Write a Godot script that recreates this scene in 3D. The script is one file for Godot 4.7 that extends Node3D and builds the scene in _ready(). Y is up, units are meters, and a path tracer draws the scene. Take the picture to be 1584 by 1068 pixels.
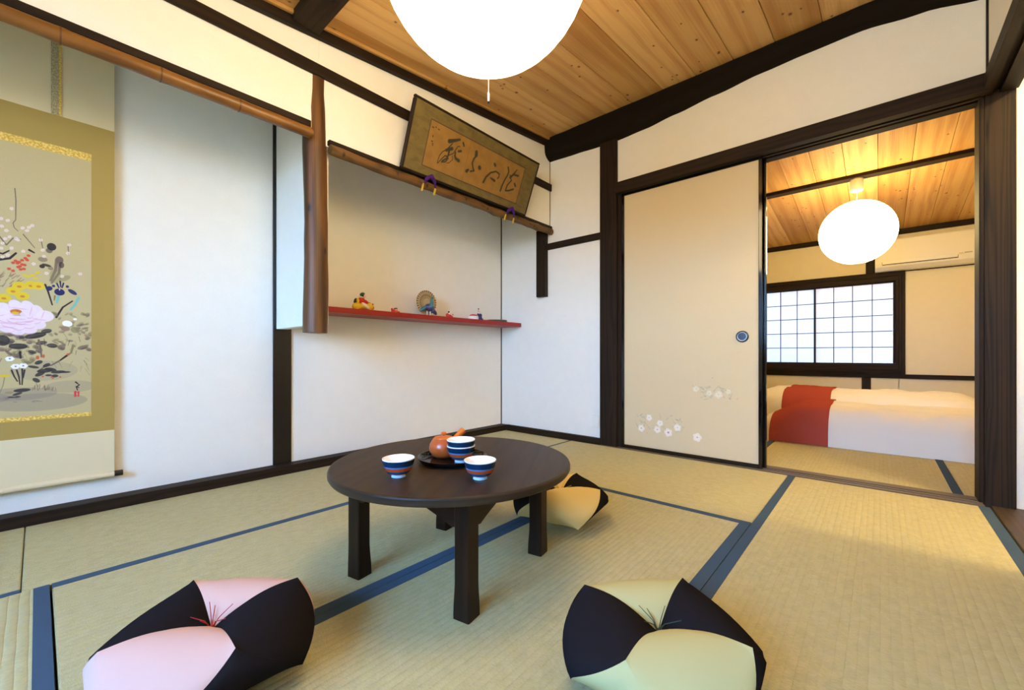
extends Node3D
# A Japanese tea room with an alcove, opening on a bedroom. x runs along the alcove wall, -z towards the alcove, y up, metres.

var M := {}
var used := {}
var rng := RandomNumberGenerator.new()
const LAMP_AT := Vector3(0.815, 1.77, -0.814)
const LAMP_R := 0.2935
const BED_LAMP_AT := Vector3(4.72, 1.726, -0.147)
const BED_LAMP_R := 0.271


func _ready() -> void:
	rng.seed = 7
	# ---- camera, sky, exposure
	var cam := Camera3D.new()
	cam.name = "camera"
	cam.position = Vector3(0, 0.66, 0)
	cam.rotation.y = -deg_to_rad(90.0 - 41.3238)
	cam.projection = Camera3D.PROJECTION_FRUSTUM
	cam.near = 0.05
	cam.far = 200.0
	cam.size = 2.0 * 534.0 / 646.0 * cam.near
	cam.frustum_offset = Vector2(0, 15.0 / 646.0 * cam.near)
	cam.current = true
	add_child(cam)
	var sky := ProceduralSkyMaterial.new()
	sky.sky_top_color = Color(0.48, 0.715, 1.0)
	sky.sky_horizon_color = Color(0.58, 0.79, 1.0)
	sky.ground_horizon_color = Color(0.50, 0.55, 0.60)
	sky.ground_bottom_color = Color(0.42, 0.46, 0.50)
	var env := Environment.new()
	env.background_mode = Environment.BG_SKY
	env.sky = Sky.new()
	env.sky.sky_material = sky
	env.background_energy_multiplier = SKY_ENERGY
	env.tonemap_mode = Environment.TONE_MAPPER_LINEAR
	env.tonemap_exposure = EXPOSURE
	env.sdfgi_enabled = true
	env.ssao_enabled = true
	env.ssil_enabled = true
	var we := WorldEnvironment.new()
	we.name = "daylight"
	we.environment = env
	add_child(we)
	make_materials()
	# ---- the setting
	build_floor()
	build_ceilings()
	build_walls()
	build_posts()
	build_doors()
	build_windows()
	# ---- the things
	build_lamps()
	build_alcove()
	build_table()
	build_cushions()
	build_bedroom()
	build_figurines()


const SKY_ENERGY := 15.0
const EXPOSURE := 3.15
const LAMP_COLOR := Color(1.0, 0.883, 0.665)
const BED_LAMP_COLOR := Color(1.0, 0.88, 0.60)
const LAMP_GLOW := 4.2
const BED_LAMP_GLOW := 5.6


# ------------------------------------------------------------------ nodes

func numbered(called: String) -> String:
	if not used.has(called):
		used[called] = 0
		return called
	used[called] += 1
	return "%s_%03d" % [called, used[called]]


func thing(called: String, label: String, category: String, at := Vector3.ZERO, turn := 0.0, group := "") -> Node3D:
	var o := Node3D.new()
	o.name = numbered(called)
	add_child(o)
	o.position = at
	o.rotation.y = turn
	tag(o, label, category, group)
	return o


func tag(o: Node3D, label: String, category: String, group := "") -> void:
	o.set_meta("label", label)
	o.set_meta("category", category)
	if group:
		o.set_meta("group", group)


func setting(called: String, label: String, category: String, at := Vector3.ZERO) -> Node3D:
	var o := thing(called, label, category, at)
	o.set_meta("kind", "structure")
	return o


func part(called: String, mesh: Mesh, mat: Material, parent: Node3D, at := Vector3.ZERO) -> MeshInstance3D:
	var o := MeshInstance3D.new()
	o.name = called
	o.mesh = mesh
	o.material_override = mat
	o.position = at
	parent.add_child(o, true)
	return o


# a box between two world corners, as a part of a parent that is not turned
func slab(called: String, a: Vector3, b: Vector3, mat: Material, parent: Node3D, along := 0, bevel := 0.002) -> MeshInstance3D:
	var lo := Vector3(minf(a.x, b.x), minf(a.y, b.y), minf(a.z, b.z))
	var hi := Vector3(maxf(a.x, b.x), maxf(a.y, b.y), maxf(a.z, b.z))
	var mid := (lo + hi) / 2.0
	return part(called, box(hi - lo, bevel, along), mat, parent, mid - parent.position)


# a one-piece part of the setting
func piece(called: String, label: String, category: String, a: Vector3, b: Vector3, mat: Material, along := 0, bevel := 0.002) -> MeshInstance3D:
	var mid := (a + b) / 2.0
	var o := part(numbered(called), box((b - a).abs(), bevel, along), mat, self, mid)
	tag(o, label, category)
	o.set_meta("kind", "structure")
	return o


# ------------------------------------------------------------------ shapes

func tri(st: SurfaceTool, p: Array, n: Array, uv: Array, out: Vector3) -> void:
	var order := [0, 1, 2]
	if (p[1] - p[0]).cross(p[2] - p[0]).dot(out) > 0.0:
		order = [0, 2, 1]
	for i in order:
		st.set_normal(n[i])
		st.set_uv(uv[i])
		st.add_vertex(p[i])


func quad(st: SurfaceTool, p: Array, n: Array, uv: Array, out: Vector3) -> void:
	tri(st, [p[0], p[1], p[2]], [n[0], n[1], n[2]], [uv[0], uv[1], uv[2]], out)
	tri(st, [p[0], p[2], p[3]], [n[0], n[2], n[3]], [uv[0], uv[2], uv[3]], out)


func face_uv(p: Vector3, axis: int, along: int, off: Vector2) -> Vector2:
	if axis == along:
		return Vector2(p[(along + 1) % 3], p[(along + 2) % 3]) + off
	return Vector2(p[along], p[3 - axis - along]) + off


# a box with bevelled edges; texture u runs along axis «along», in metres
func box(size: Vector3, bevel := 0.002, along := 0) -> ArrayMesh:
	var st := SurfaceTool.new()
	st.begin(Mesh.PRIMITIVE_TRIANGLES)
	add_box(st, Vector3.ZERO, size, bevel, along, Vector2(rng.randf() * 3.0, rng.randf() * 3.0))
	return st.commit()


func add_box(st: SurfaceTool, at: Vector3, size: Vector3, bevel: float, along := 0, off := Vector2.ZERO) -> void:
	var hs := size / 2.0
	var b := minf(bevel, minf(hs.x, minf(hs.y, hs.z)) * 0.6)
	var corner := func(s: Vector3, axis: int) -> Vector3:
		var v := Vector3.ZERO
		for k in 3:
			v[k] = s[k] * (hs[k] if k == axis else hs[k] - b)
		return v
	for axis in 3:
		var c1 := (axis + 1) % 3
		var c2 := (axis + 2) % 3
		for sg in [-1.0, 1.0]:
			var n := Vector3.ZERO
			n[axis] = sg
			var p := []
			var uv := []
			for q in [[-1.0, -1.0], [1.0, -1.0], [1.0, 1.0], [-1.0, 1.0]]:
				var s := Vector3.ZERO
				s[axis] = sg
				s[c1] = q[0]
				s[c2] = q[1]
				var v: Vector3 = corner.call(s, axis)
				p.append(v + at)
				uv.append(face_uv(v, axis, along, off))
			quad(st, p, [n, n, n, n], uv, n)
		# the four edges that run along this axis
		for s1 in [-1.0, 1.0]:
			for s2 in [-1.0, 1.0]:
				var sa := Vector3.ZERO
				sa[c1] = s1
				sa[c2] = s2
				var sb := sa
				sa[axis] = -1.0
				sb[axis] = 1.0
				var n := Vector3.ZERO
				n[c1] = s1
				n[c2] = s2
				n = n.normalized()
				var v := [corner.call(sa, c1), corner.call(sb, c1), corner.call(sb, c2), corner.call(sa, c2)]
				quad(st, v.map(func(x): return x + at), [n, n, n, n], v.map(func(x): return face_uv(x, c1, along, off)), n)
	for sx in [-1.0, 1.0]:
		for sy in [-1.0, 1.0]:
			for sz in [-1.0, 1.0]:
				var s := Vector3(sx, sy, sz)
				var n := s.normalized()
				var v := [corner.call(s, 0), corner.call(s, 1), corner.call(s, 2)]
				tri(st, v.map(func(x): return x + at), [n, n, n], v.map(func(x): return face_uv(x, 0, along, off)), n)


# a turned shape: profile of (radius, height) from below upwards on the outside, then down the inside; colours are linear vertex colours
func lathe(profile: Array, seg := 40, cols := []) -> ArrayMesh:
	var st := SurfaceTool.new()
	st.begin(Mesh.PRIMITIVE_TRIANGLES)
	var seg_n := []
	for i in profile.size() - 1:
		var dv: Vector2 = profile[i + 1] - profile[i]
		seg_n.append(Vector2(dv.y, -dv.x).normalized())
	var length := 0.0
	for i in profile.size() - 1:
		var a: Vector2 = profile[i]
		var b: Vector2 = profile[i + 1]
		if a.is_equal_approx(b):
			continue
		var n0: Vector2 = seg_n[i]
		var n1: Vector2 = seg_n[i]
		var before := i - 1
		while before >= 0 and seg_n[before] == Vector2.ZERO:
			before -= 1
		var after := i + 1
		while after < seg_n.size() and seg_n[after] == Vector2.ZERO:
			after += 1
		if before >= 0 and seg_n[before].dot(seg_n[i]) > 0.72:
			n0 = (seg_n[before] + seg_n[i]).normalized()
		if after < seg_n.size() and seg_n[after].dot(seg_n[i]) > 0.72:
			n1 = (seg_n[after] + seg_n[i]).normalized()
		var l1 := length + a.distance_to(b)
		for k in seg:
			var t0 := TAU * k / seg
			var t1 := TAU * (k + 1) / seg
			var d0 := Vector3(cos(t0), 0, sin(t0))
			var d1 := Vector3(cos(t1), 0, sin(t1))
			if cols:
				st.set_color(cols[i])
			var up := Vector3.UP
			quad(st, [d0 * a.x + up * a.y, d1 * a.x + up * a.y, d1 * b.x + up * b.y, d0 * b.x + up * b.y],
				[d0 * n0.x + up * n0.y, d1 * n0.x + up * n0.y, d1 * n1.x + up * n1.y, d0 * n1.x + up * n1.y],
				[Vector2(length, t0 * 0.05), Vector2(length, t1 * 0.05), Vector2(l1, t1 * 0.05), Vector2(l1, t0 * 0.05)],
				(d0 + d1) * seg_n[i].x + up * seg_n[i].y * 2.0)
		length = l1
	return st.commit()


# a round tube along a path, with a radius at each point
func tube(path: Array, radii: Array, seg := 12, bumps := 0.0) -> ArrayMesh:
	var st := SurfaceTool.new()
	st.begin(Mesh.PRIMITIVE_TRIANGLES)
	add_tube(st, path, radii, seg, bumps)
	return st.commit()


func add_tube(st: SurfaceTool, path: Array, radii: Array, seg := 12, bumps := 0.0) -> void:
	var noise := FastNoiseLite.new()
	noise.seed = 5
	noise.frequency = 3.0
	var side := Vector3.RIGHT
	var rings := []
	var dirs := []
	for i in path.size():
		var dv: Vector3 = (path[mini(i + 1, path.size() - 1)] - path[maxi(i - 1, 0)]).normalized()
		if i == 0 and absf(dv.dot(side)) > 0.9:
			side = Vector3.UP
		side = (side - dv * side.dot(dv)).normalized()
		var other := dv.cross(side)
		var ring := []
		for k in seg + 1:
			var t := TAU * (k % seg) / seg
			var n := side * cos(t) + other * sin(t)
			var r: float = radii[mini(i, radii.size() - 1)]
			var q: Vector3 = path[i] + n * r
			if bumps > 0.0:
				q += n * noise.get_noise_3dv(q * 4.0) * bumps
			ring.append([q, n])
		rings.append(ring)
		dirs.append(dv)
	var along := 0.0
	for i in path.size() - 1:
		var step: float = path[i].distance_to(path[i + 1])
		for k in seg:
			var a: Array = rings[i][k]
			var b: Array = rings[i][k + 1]
			var c: Array = rings[i + 1][k + 1]
			var e: Array = rings[i + 1][k]
			quad(st, [a[0], b[0], c[0], e[0]], [a[1], b[1], c[1], e[1]],
				[Vector2(along, float(k) / seg * 0.3), Vector2(along, float(k + 1) / seg * 0.3), Vector2(along + step, float(k + 1) / seg * 0.3), Vector2(along + step, float(k) / seg * 0.3)], a[1] + b[1])
		along += step
	for last in [0, path.size() - 1]:
		var n: Vector3 = -dirs[0] if last == 0 else dirs[last]
		if radii[mini(last, radii.size() - 1)] < 0.0005:
			continue
		for k in seg:
			tri(st, [path[last], rings[last][k][0], rings[last][k + 1][0]], [n, n, n], [Vector2.ZERO, Vector2(0.01, 0), Vector2(0, 0.01)], n)


func add_ball(st: SurfaceTool, at: Vector3, radii: Vector3, turn := Basis.IDENTITY, seg := 14, rings := 9) -> void:
	var pos := func(i: int, k: int) -> Array:
		var a := PI * i / rings
		var t := TAU * (k % seg) / seg
		var d := Vector3(sin(a) * cos(t), cos(a), sin(a) * sin(t))
		return [at + turn * (d * radii), (turn * (d / radii)).normalized()]
	for i in rings:
		for k in seg:
			var a: Array = pos.call(i, k)
			var b: Array = pos.call(i, k + 1)
			var c: Array = pos.call(i + 1, k + 1)
			var e: Array = pos.call(i + 1, k)
			var out: Vector3 = a[1] + b[1] + c[1] + e[1]
			var uv := [Vector2(i, k) * 0.01, Vector2(i, k + 1) * 0.01, Vector2(i + 1, k + 1) * 0.01, Vector2(i + 1, k) * 0.01]
			if i == 0:
				tri(st, [a[0], c[0], e[0]], [a[1], c[1], e[1]], [uv[0], uv[2], uv[3]], out)
			elif i == rings - 1:
				tri(st, [a[0], b[0], c[0]], [a[1], b[1], c[1]], [uv[0], uv[1], uv[2]], out)
			else:
				quad(st, [a[0], b[0], c[0], e[0]], [a[1], b[1], c[1], e[1]], uv, out)


func balls(list: Array) -> ArrayMesh:
	var st := SurfaceTool.new()
	st.begin(Mesh.PRIMITIVE_TRIANGLES)
	for b in list:
		add_ball(st, b[0], b[1], Basis(Vector3(0, 0, 1), b[2]) if b.size() > 2 else Basis.IDENTITY)
	return st.commit()


# an extruded outline (x, y) from z = 0 to depth, flat shaded
func prism(outline: PackedVector2Array, depth: float) -> ArrayMesh:
	var st := SurfaceTool.new()
	st.begin(Mesh.PRIMITIVE_TRIANGLES)
	var sgn := -1.0 if Geometry2D.is_polygon_clockwise(outline) else 1.0
	for i in outline.size():
		var a := outline[i]
		var b := outline[(i + 1) % outline.size()]
		var n := Vector3(b.y - a.y, a.x - b.x, 0).normalized() * sgn
		var l := a.distance_to(b)
		quad(st, [Vector3(a.x, a.y, 0), Vector3(b.x, b.y, 0), Vector3(b.x, b.y, depth), Vector3(a.x, a.y, depth)], [n, n, n, n],
			[Vector2(0, a.x + a.y), Vector2(0, a.x + a.y + l), Vector2(depth, a.x + a.y + l), Vector2(depth, a.x + a.y)], n)
	var index := Geometry2D.triangulate_polygon(outline)
	for zz in [0.0, depth]:
		var n := Vector3(0, 0, -1.0 if zz == 0.0 else 1.0)
		for i in range(0, index.size(), 3):
			var p := []
			var uv := []
			for k in 3:
				var q := outline[index[i + k]]
				p.append(Vector3(q.x, q.y, zz))
				uv.append(q)
			tri(st, p, [n, n, n], uv, n)
	return st.commit()


# a smooth sheet from a function of (u, v) in 0..1; «out» tells which way its face points at the middle
func sheet(nu: int, nv: int, f: Callable, out: Vector3, scale := Vector2.ONE) -> ArrayMesh:
	var st := SurfaceTool.new()
	st.begin(Mesh.PRIMITIVE_TRIANGLES)
	add_sheet(st, nu, nv, f, out, scale)
	return st.commit()


func add_sheet(st: SurfaceTool, nu: int, nv: int, f: Callable, out: Vector3, scale := Vector2.ONE) -> void:
	var p := []
	for i in nu + 1:
		var row := []
		for k in nv + 1:
			row.append(f.call(float(i) / nu, float(k) / nv))
		p.append(row)
	var mi := nu / 2
	var mk := nv / 2
	var m: Vector3 = (p[mini(mi + 1, nu)][mk] - p[maxi(mi - 1, 0)][mk]).cross(p[mi][mini(mk + 1, nv)] - p[mi][maxi(mk - 1, 0)])
	var sgn := 1.0 if m.dot(out) > 0.0 else -1.0
	var n := []
	for i in nu + 1:
		var row := []
		for k in nv + 1:
			var du: Vector3 = p[mini(i + 1, nu)][k] - p[maxi(i - 1, 0)][k]
			var dv: Vector3 = p[i][mini(k + 1, nv)] - p[i][maxi(k - 1, 0)]
			row.append((du.cross(dv) * sgn).normalized())
		n.append(row)
	for i in nu:
		for k in nv:
			quad(st, [p[i][k], p[i + 1][k], p[i + 1][k + 1], p[i][k + 1]], [n[i][k], n[i + 1][k], n[i + 1][k + 1], n[i][k + 1]],
				[Vector2(float(i) / nu, float(k) / nv) * scale, Vector2(float(i + 1) / nu, float(k) / nv) * scale, Vector2(float(i + 1) / nu, float(k + 1) / nv) * scale, Vector2(float(i) / nu, float(k + 1) / nv) * scale],
				n[i][k] + n[i + 1][k + 1])


func round_rect(w: float, h: float, r: float, n := 4) -> PackedVector2Array:
	var out := PackedVector2Array()
	for c in 4:
		var mid := Vector2((w / 2 - r) * (1 if c == 0 or c == 3 else -1), (h / 2 - r) * (1 if c < 2 else -1))
		for k in n + 1:
			out.append(mid + Vector2.from_angle(PI / 2 * (c + float(k) / n)) * r)
	return out


# ------------------------------------------------------------------ materials

func mat(color: Color, rough := 0.7, texture: Texture2D = null, tile := Vector2.ONE) -> StandardMaterial3D:
	var m := StandardMaterial3D.new()
	m.albedo_color = color
	m.roughness = rough
	if texture:
		m.albedo_texture = texture
		m.uv1_scale = Vector3(1.0 / tile.x, 1.0 / tile.y, 1)
	return m


func c8(r: float, g: float, b: float) -> Color:
	return Color(r / 255.0, g / 255.0, b / 255.0)


# an image from a function of the pixel
func picture(w: int, h: int, f: Callable) -> Image:
	var data := PackedByteArray()
	data.resize(w * h * 3)
	var at := 0
	for y in h:
		for x in w:
			var c: Color = f.call(x, y)
			data[at] = int(clampf(c.r, 0, 1) * 255.0)
			data[at + 1] = int(clampf(c.g, 0, 1) * 255.0)
			data[at + 2] = int(clampf(c.b, 0, 1) * 255.0)
			at += 3
	return Image.create_from_data(w, h, false, Image.FORMAT_RGB8, data)


func noise_of(seed_: int, freq: float, octaves := 3) -> FastNoiseLite:
	var n := FastNoiseLite.new()
	n.seed = seed_
	n.frequency = freq
	n.fractal_octaves = octaves
	return n


# a noise that repeats over w pixels: mixes the ends
func wrapped(n: FastNoiseLite, x: float, y: float, w: float, sx: float, sy: float) -> float:
	var t := x / w
	return lerpf(n.get_noise_2d(x * sx, y * sy), n.get_noise_2d((x - w) * sx, y * sy), t)


# wood with grain along x; knots are [x, y, size]
func wood(w: int, h: int, a: Color, b: Color, dark: Color, seed_: int, knots: Array, rings := 26.0, bend := 30.0) -> Image:
	var n1 := noise_of(seed_, 0.01, 2)
	var n2 := noise_of(seed_ + 1, 0.05, 3)
	return picture(w, h, func(x: int, y: int) -> Color:
		var push := 0.0
		var spot := 0.0
		for k in knots:
			var dx: float = x - k[0]
			var dy: float = y - k[1]
			var r2: float = (dx * dx * 0.12 + dy * dy) / (k[2] * k[2])
			push += signf(dy) * k[2] * 1.6 * exp(-r2 * 0.12)
			var r3: float = (dx * dx * 0.45 + dy * dy) / (k[2] * k[2])
			spot = maxf(spot, exp(-r3 * 1.5))
		var g := float(y) + push + wrapped(n1, x, y, w, 0.25, 1.0) * bend
		var ring := 0.5 + 0.5 * sin(g / h * TAU * rings)
		ring = ring * ring
		var fine := wrapped(n2, x, y, w, 0.06, 3.0)
		var c := a.lerp(b, clampf(ring * 0.6 + fine * 0.5 + 0.1 + wrapped(n1, x, y, w, 0.12, 0.5) * 0.5, 0, 1))
		return c.lerp(dark, clampf(spot * 1.2, 0, 0.9)))


func tex(im: Image) -> ImageTexture:
	im.generate_mipmaps()
	return ImageTexture.create_from_image(im)


func make_materials() -> void:
	# plaster
	var pn := noise_of(11, 0.03, 4)
	var pf := noise_of(12, 0.35, 2)
	var plaster := tex(picture(256, 256, func(x: int, y: int) -> Color:
		var v := 0.98 + 0.010 * wrapped(pn, x, y, 256, 1, 1) + 0.012 * wrapped(pf, x, y, 256, 1, 1)
		return Color(v, v, v)))
	M.plaster = mat(c8(242, 239, 229), 0.95, plaster, Vector2(0.8, 0.8))
	M.plaster.specular_mode = BaseMaterial3D.SPECULAR_DISABLED
	M.cream = mat(c8(240, 229, 196), 0.95, plaster, Vector2(0.8, 0.8))
	# ceiling boards, four cuts of knotty pine
	M.pine = []
	var kr := RandomNumberGenerator.new()
	kr.seed = 21
	for v in 4:
		var knots := []
		for k in 9:
			knots.append([kr.randf_range(20, 1000), kr.randf_range(8, 120), kr.randf_range(2.2, 5.0)])
		var tone := [0.0, 0.05, -0.04, 0.02][v] as float
		var im := wood(1024, 128, Color(0.80 + tone, 0.63 + tone, 0.38 + tone), Color(0.70 + tone, 0.50 + tone, 0.27 + tone), Color(0.30, 0.16, 0.07), 30 + v * 5, knots, [2.2, 3.0, 1.6, 2.6][v], 11.0)
		M.pine.append(mat(Color.WHITE, 0.6, tex(im), Vector2(1.7, 0.215)))
	# dark stained timber
	var dark := tex(wood(512, 256, Color(0.165, 0.115, 0.076), Color(0.095, 0.066, 0.044), Color(0.04, 0.03, 0.02), 60, [[120, 80, 7], [380, 190, 6]], 7.0, 40.0))
	M.dark = mat(Color.WHITE, 0.6, dark, Vector2(1.2, 0.28))
	M.dark.metallic_specular = 0.3
	M.beam = mat(c8(24, 18, 12), 0.85)
	M.beam.metallic_specular = 0.25
	M.table_wood = mat(Color(1.0, 0.90, 0.80), 0.42, dark, Vector2(0.9, 0.35))
	M.table_wood.metallic_specular = 0.3
	M.table_top = mat(Color.WHITE, 0.42, tex(wood(512, 256, Color(0.235, 0.175, 0.125), Color(0.165, 0.12, 0.085), Color(0.08, 0.055, 0.04), 64, [], 9.0, 20.0)), Vector2(0.9, 0.5))
	M.table_top.metallic_specular = 0.3
	M.groove = mat(c8(20, 15, 11), 0.8)
	M.sill = mat(c8(104, 92, 82), 0.55, tex(wood(512, 64, Color(0.9, 0.86, 0.82), Color(0.66, 0.6, 0.56), Color(0.3, 0.26, 0.24), 70, [], 6.0, 12.0)), Vector2(0.9, 0.06))
	M.corridor = mat(Color.WHITE, 0.45, tex(wood(512, 128, Color(0.30, 0.235, 0.17), Color(0.20, 0.155, 0.11), Color(0.1, 0.07, 0.05), 75, [[300, 60, 6]], 5.0, 24.0)), Vector2(1.1, 0.12))
	# tatami: straw with ribs along u
	var tn := noise_of(81, 0.02, 3)
	var ts := noise_of(82, 0.9, 2)
	var straw := tex(picture(512, 512, func(x: int, y: int) -> Color:
		var v := 0.93 + 0.05 * wrapped(tn, x, y, 512, 1, 1) + 0.09 * wrapped(ts, x, y, 512, 1.0, 0.06)
		return Color(v * 0.99, v * 0.985, v * (0.97 + 0.05 * wrapped(tn, y, x, 512, 1, 1)))))
	var ribs := tex(picture(512, 512, func(x: int, y: int) -> Color:
		var t := fmod(y + 0.6 * sin(x * TAU / 512.0 * 3.0), 25.6) / 25.6
		var v := pow(sin(PI * t), 0.5) * 0.9 + 0.08 * (0.5 + 0.5 * wrapped(ts, x, y, 512, 1.0, 0.08))
		return Color(v, v, v)))
	M.tatami = mat(c8(199, 189, 140), 0.7, straw, Vector2(0.5, 0.38))
	M.tatami.heightmap_enabled = true
	M.tatami.heightmap_texture = ribs
	M.tatami.heightmap_scale = 0.2
	var wn := noise_of(91, 0.5, 2)
	var weave := tex(picture(128, 128, func(x: int, y: int) -> Color:
		var v := 0.5 + 0.25 * sin(x * TAU / 4.0) * sin(y * TAU / 4.0) + 0.2 * wrapped(wn, x, y, 128, 1, 1)
		return Color(v, v, v)))
	M.border = cloth(c8(70, 88, 106), weave, 0.06)
	M.pink = cloth(c8(210, 171, 158), weave, 0.10)
	M.green = cloth(c8(188, 182, 130), weave, 0.10)
	M.yellow = cloth(c8(222, 196, 130), weave, 0.10)
	M.navy = cloth(c8(34, 31, 33), weave, 0.10)
	M.linen = cloth(c8(242, 236, 224), weave, 0.10)
	M.runner = cloth(c8(172, 78, 64), weave, 0.10)
	M.purple = cloth(c8(72, 38, 110), weave, 0.02)
	M.gold_thread = cloth(c8(190, 160, 70), weave, 0.02)
	M.red_thread = mat(c8(170, 40, 36), 0.8)
	M.green_thread = mat(c8(44, 66, 52), 0.8)
	# alcove timbers
	M.log = mat(Color.WHITE, 0.5, tex(wood(512, 256, Color(0.42, 0.26, 0.095), Color(0.22, 0.13, 0.055), Color(0.07, 0.045, 0.03), 95, [[90, 70, 8], [300, 150, 7], [420, 60, 5], [200, 210, 6]], 3.0, 60.0)), Vector2(1.0, 0.3))
	M.bamboo = mat(Color.WHITE, 0.35, tex(wood(512, 64, Color(0.52, 0.34, 0.13), Color(0.39, 0.24, 0.085), Color(0.3, 0.16, 0.08), 99, [], 2.0, 30.0)), Vector2(0.6, 0.3))
	M.bamboo_node = mat(c8(86, 48, 26), 0.5)
	M.bark = mat(Color.WHITE, 0.6, tex(wood(512, 64, Color(0.43, 0.29, 0.12), Color(0.24, 0.16, 0.07), Color(0.13, 0.08, 0.05), 103, [[60, 20, 5], [210, 40, 6], [370, 15, 5], [460, 50, 4]], 2.0, 60.0)), Vector2(0.5, 0.3))
	# lacquer, paper, metal, ceramics
	M.lacquer = mat(c8(12, 11, 13), 0.08)
	M.black = mat(c8(18, 15, 15), 0.3)
	M.red_shelf = mat(c8(150, 18, 15), 0.4)
	M.white_plastic = mat(c8(236, 232, 220), 0.4)
	M.grey_plastic = mat(c8(176, 168, 152), 0.5)
	M.iron = mat(c8(58, 58, 62), 0.3)
	M.iron.metallic = 0.7
	M.steel = mat(c8(170, 168, 160), 0.3)
	M.steel.metallic = 0.8
	M.pot = mat(c8(184, 84, 34), 0.28)
	M.pot_rough = mat(c8(206, 106, 30), 0.4)
	M.glaze = mat(Color.WHITE, 0.12)
	M.glaze.vertex_color_use_as_albedo = true
	M.paper = mat(c8(238, 230, 224), 0.9)
	M.paper.backlight_enabled = true
	M.paper.backlight = Color(0.63, 0.63, 0.63)
	M.muntin = mat(c8(46, 40, 38), 0.7)
	M.glass = mat(Color(1, 1, 1, 0.06), 0.02)
	M.glass.transparency = BaseMaterial3D.TRANSPARENCY_ALPHA
	# glowing paper of the lanterns
	for q in [["lantern", LAMP_GLOW, LAMP_COLOR], ["bed_lantern", BED_LAMP_GLOW, BED_LAMP_COLOR]]:
		M[q[0]] = mat(c8(250, 244, 232), 0.8)
		M[q[0]].emission_enabled = true
		M[q[0]].emission = q[2]
		M[q[0]].emission_energy_multiplier = q[1]


func cloth(c: Color, weave: Texture2D, tile: float) -> StandardMaterial3D:
	var m := mat(c, 0.9)
	m.specular_mode = BaseMaterial3D.SPECULAR_DISABLED
	m.heightmap_enabled = true
	m.heightmap_texture = weave
	m.heightmap_scale = 0.02
	m.uv1_scale = Vector3(1.0 / tile, 1.0 / tile, 1)
	return m


# ------------------------------------------------------------------ floor

# borders: list of [axis, side, width]: axis 0 lies along an x edge (side -1: low z), axis 2 along a z edge (side -1: low x)
func tatami(parent: Node3D, x0: float, x1: float, z0: float, z1: float, along: int, borders: Array) -> void:
	var gap := 0.0012
	var m := slab("tatami_mat", Vector3(x0 + gap, -0.03, z0 + gap), Vector3(x1 - gap, 0.0, z1 - gap), M.tatami, parent, along, 0.003)
	for b in borders:
		var a := Vector3(x0 + gap, -0.004, z0 + gap)
		var e := Vector3(x1 - gap, 0.0012, z1 - gap)
		if b[0] == 0:
			if b[1] < 0:
				e.z = a.z + b[2]
			else:
				a.z = e.z - b[2]
		else:
			if b[1] < 0:
				e.x = a.x + b[2]
			else:
				a.x = e.x - b[2]
		var mid := (a + e) / 2.0
		part("cloth_border", box(e - a, 0.0008, b[0]), M.border, m, mid - m.position)


func build_floor() -> void:
	var f := setting("floor", "straw tatami mat floor with blue cloth borders in the tea room", "floor")
	slab("subfloor", Vector3(-1.75, -0.10, -2.6), Vector3(2.73, -0.032, 0.40), M.dark, f)
	tatami(f, -1.70, -0.03, -2.458, -1.79, 0, [[0, 1, 0.02]])
	tatami(f, -0.03, 2.712, -2.458, -1.79, 0, [])
	tatami(f, 0.027, 1.82, -1.79, -1.065, 0, [[0, -1, 0.034], [0, 1, 0.032]])
	tatami(f, 0.027, 1.82, -1.065, -0.375, 0, [[0, -1, 0.032], [0, 1, 0.036]])
	tatami(f, -0.68, 0.025, -1.79, 0.345, 2, [[2, 1, 0.031], [2, -1, 0.031]])
	tatami(f, 1.82, 2.712, -1.79, -0.375, 2, [[2, -1, 0.03], [0, -1, 0.016]])
	tatami(f, 0.86, 2.712, -0.375, 0.36, 0, [[0, -1, 0.034], [0, 1, 0.036]])
	tatami(f, 0.027, 0.86, -0.375, 0.36, 0, [[0, -1, 0.034], [0, 1, 0.036]])
	tatami(f, -1.70, -0.68, -1.79, 0.345, 2, [[2, 1, 0.031]])
	# threshold with two sliding grooves
	var s := setting("trim_1", "worn grooved wooden sill under the sliding door", "sill")
	for a in [[2.713, 2.745, 0.004], [2.745, 2.762, -0.003], [2.762, 2.782, 0.004], [2.782, 2.8, -0.003], [2.8, 2.862, 0.004]]:
		slab("sill_strip", Vector3(a[0], -0.06, -1.54), Vector3(a[1], a[2], 0.345), M.sill, s, 2, 0.001)
	# bedroom floor
	var g := setting("floor_bedroom", "straw tatami mat floor with grey cloth borders in the bedroom", "floor")
	slab("subfloor", Vector3(2.863, -0.10, -2.7), Vector3(6.45, -0.032, 1.4), M.dark, g)
	for r in [[-2.6, -1.5], [-1.5, -0.6], [-0.6, 0.30], [0.30, 1.30]]:
		tatami(g, 2.863, 4.68, r[0], r[1], 0, [[0, 1, 0.036]])
		tatami(g, 4.68, 6.40, r[0], r[1], 0, [[0, 1, 0.036]])
	# corridor
	var k := setting("floor_corridor", "dark polished wood plank floor of the corridor beyond the corner post", "floor")
	slab("subfloor", Vector3(-1.75, -0.12, 0.40), Vector3(2.9, -0.035, 1.5), M.groove, k)
	var z := 0.368
	while z < 1.39:
		slab("plank", Vector3(-1.72, -0.034, z + 0.001), Vector3(2.88, -0.006, z + 0.113), M.corridor, k, 0, 0.002)
		z += 0.115


# ------------------------------------------------------------------ ceilings

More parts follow.
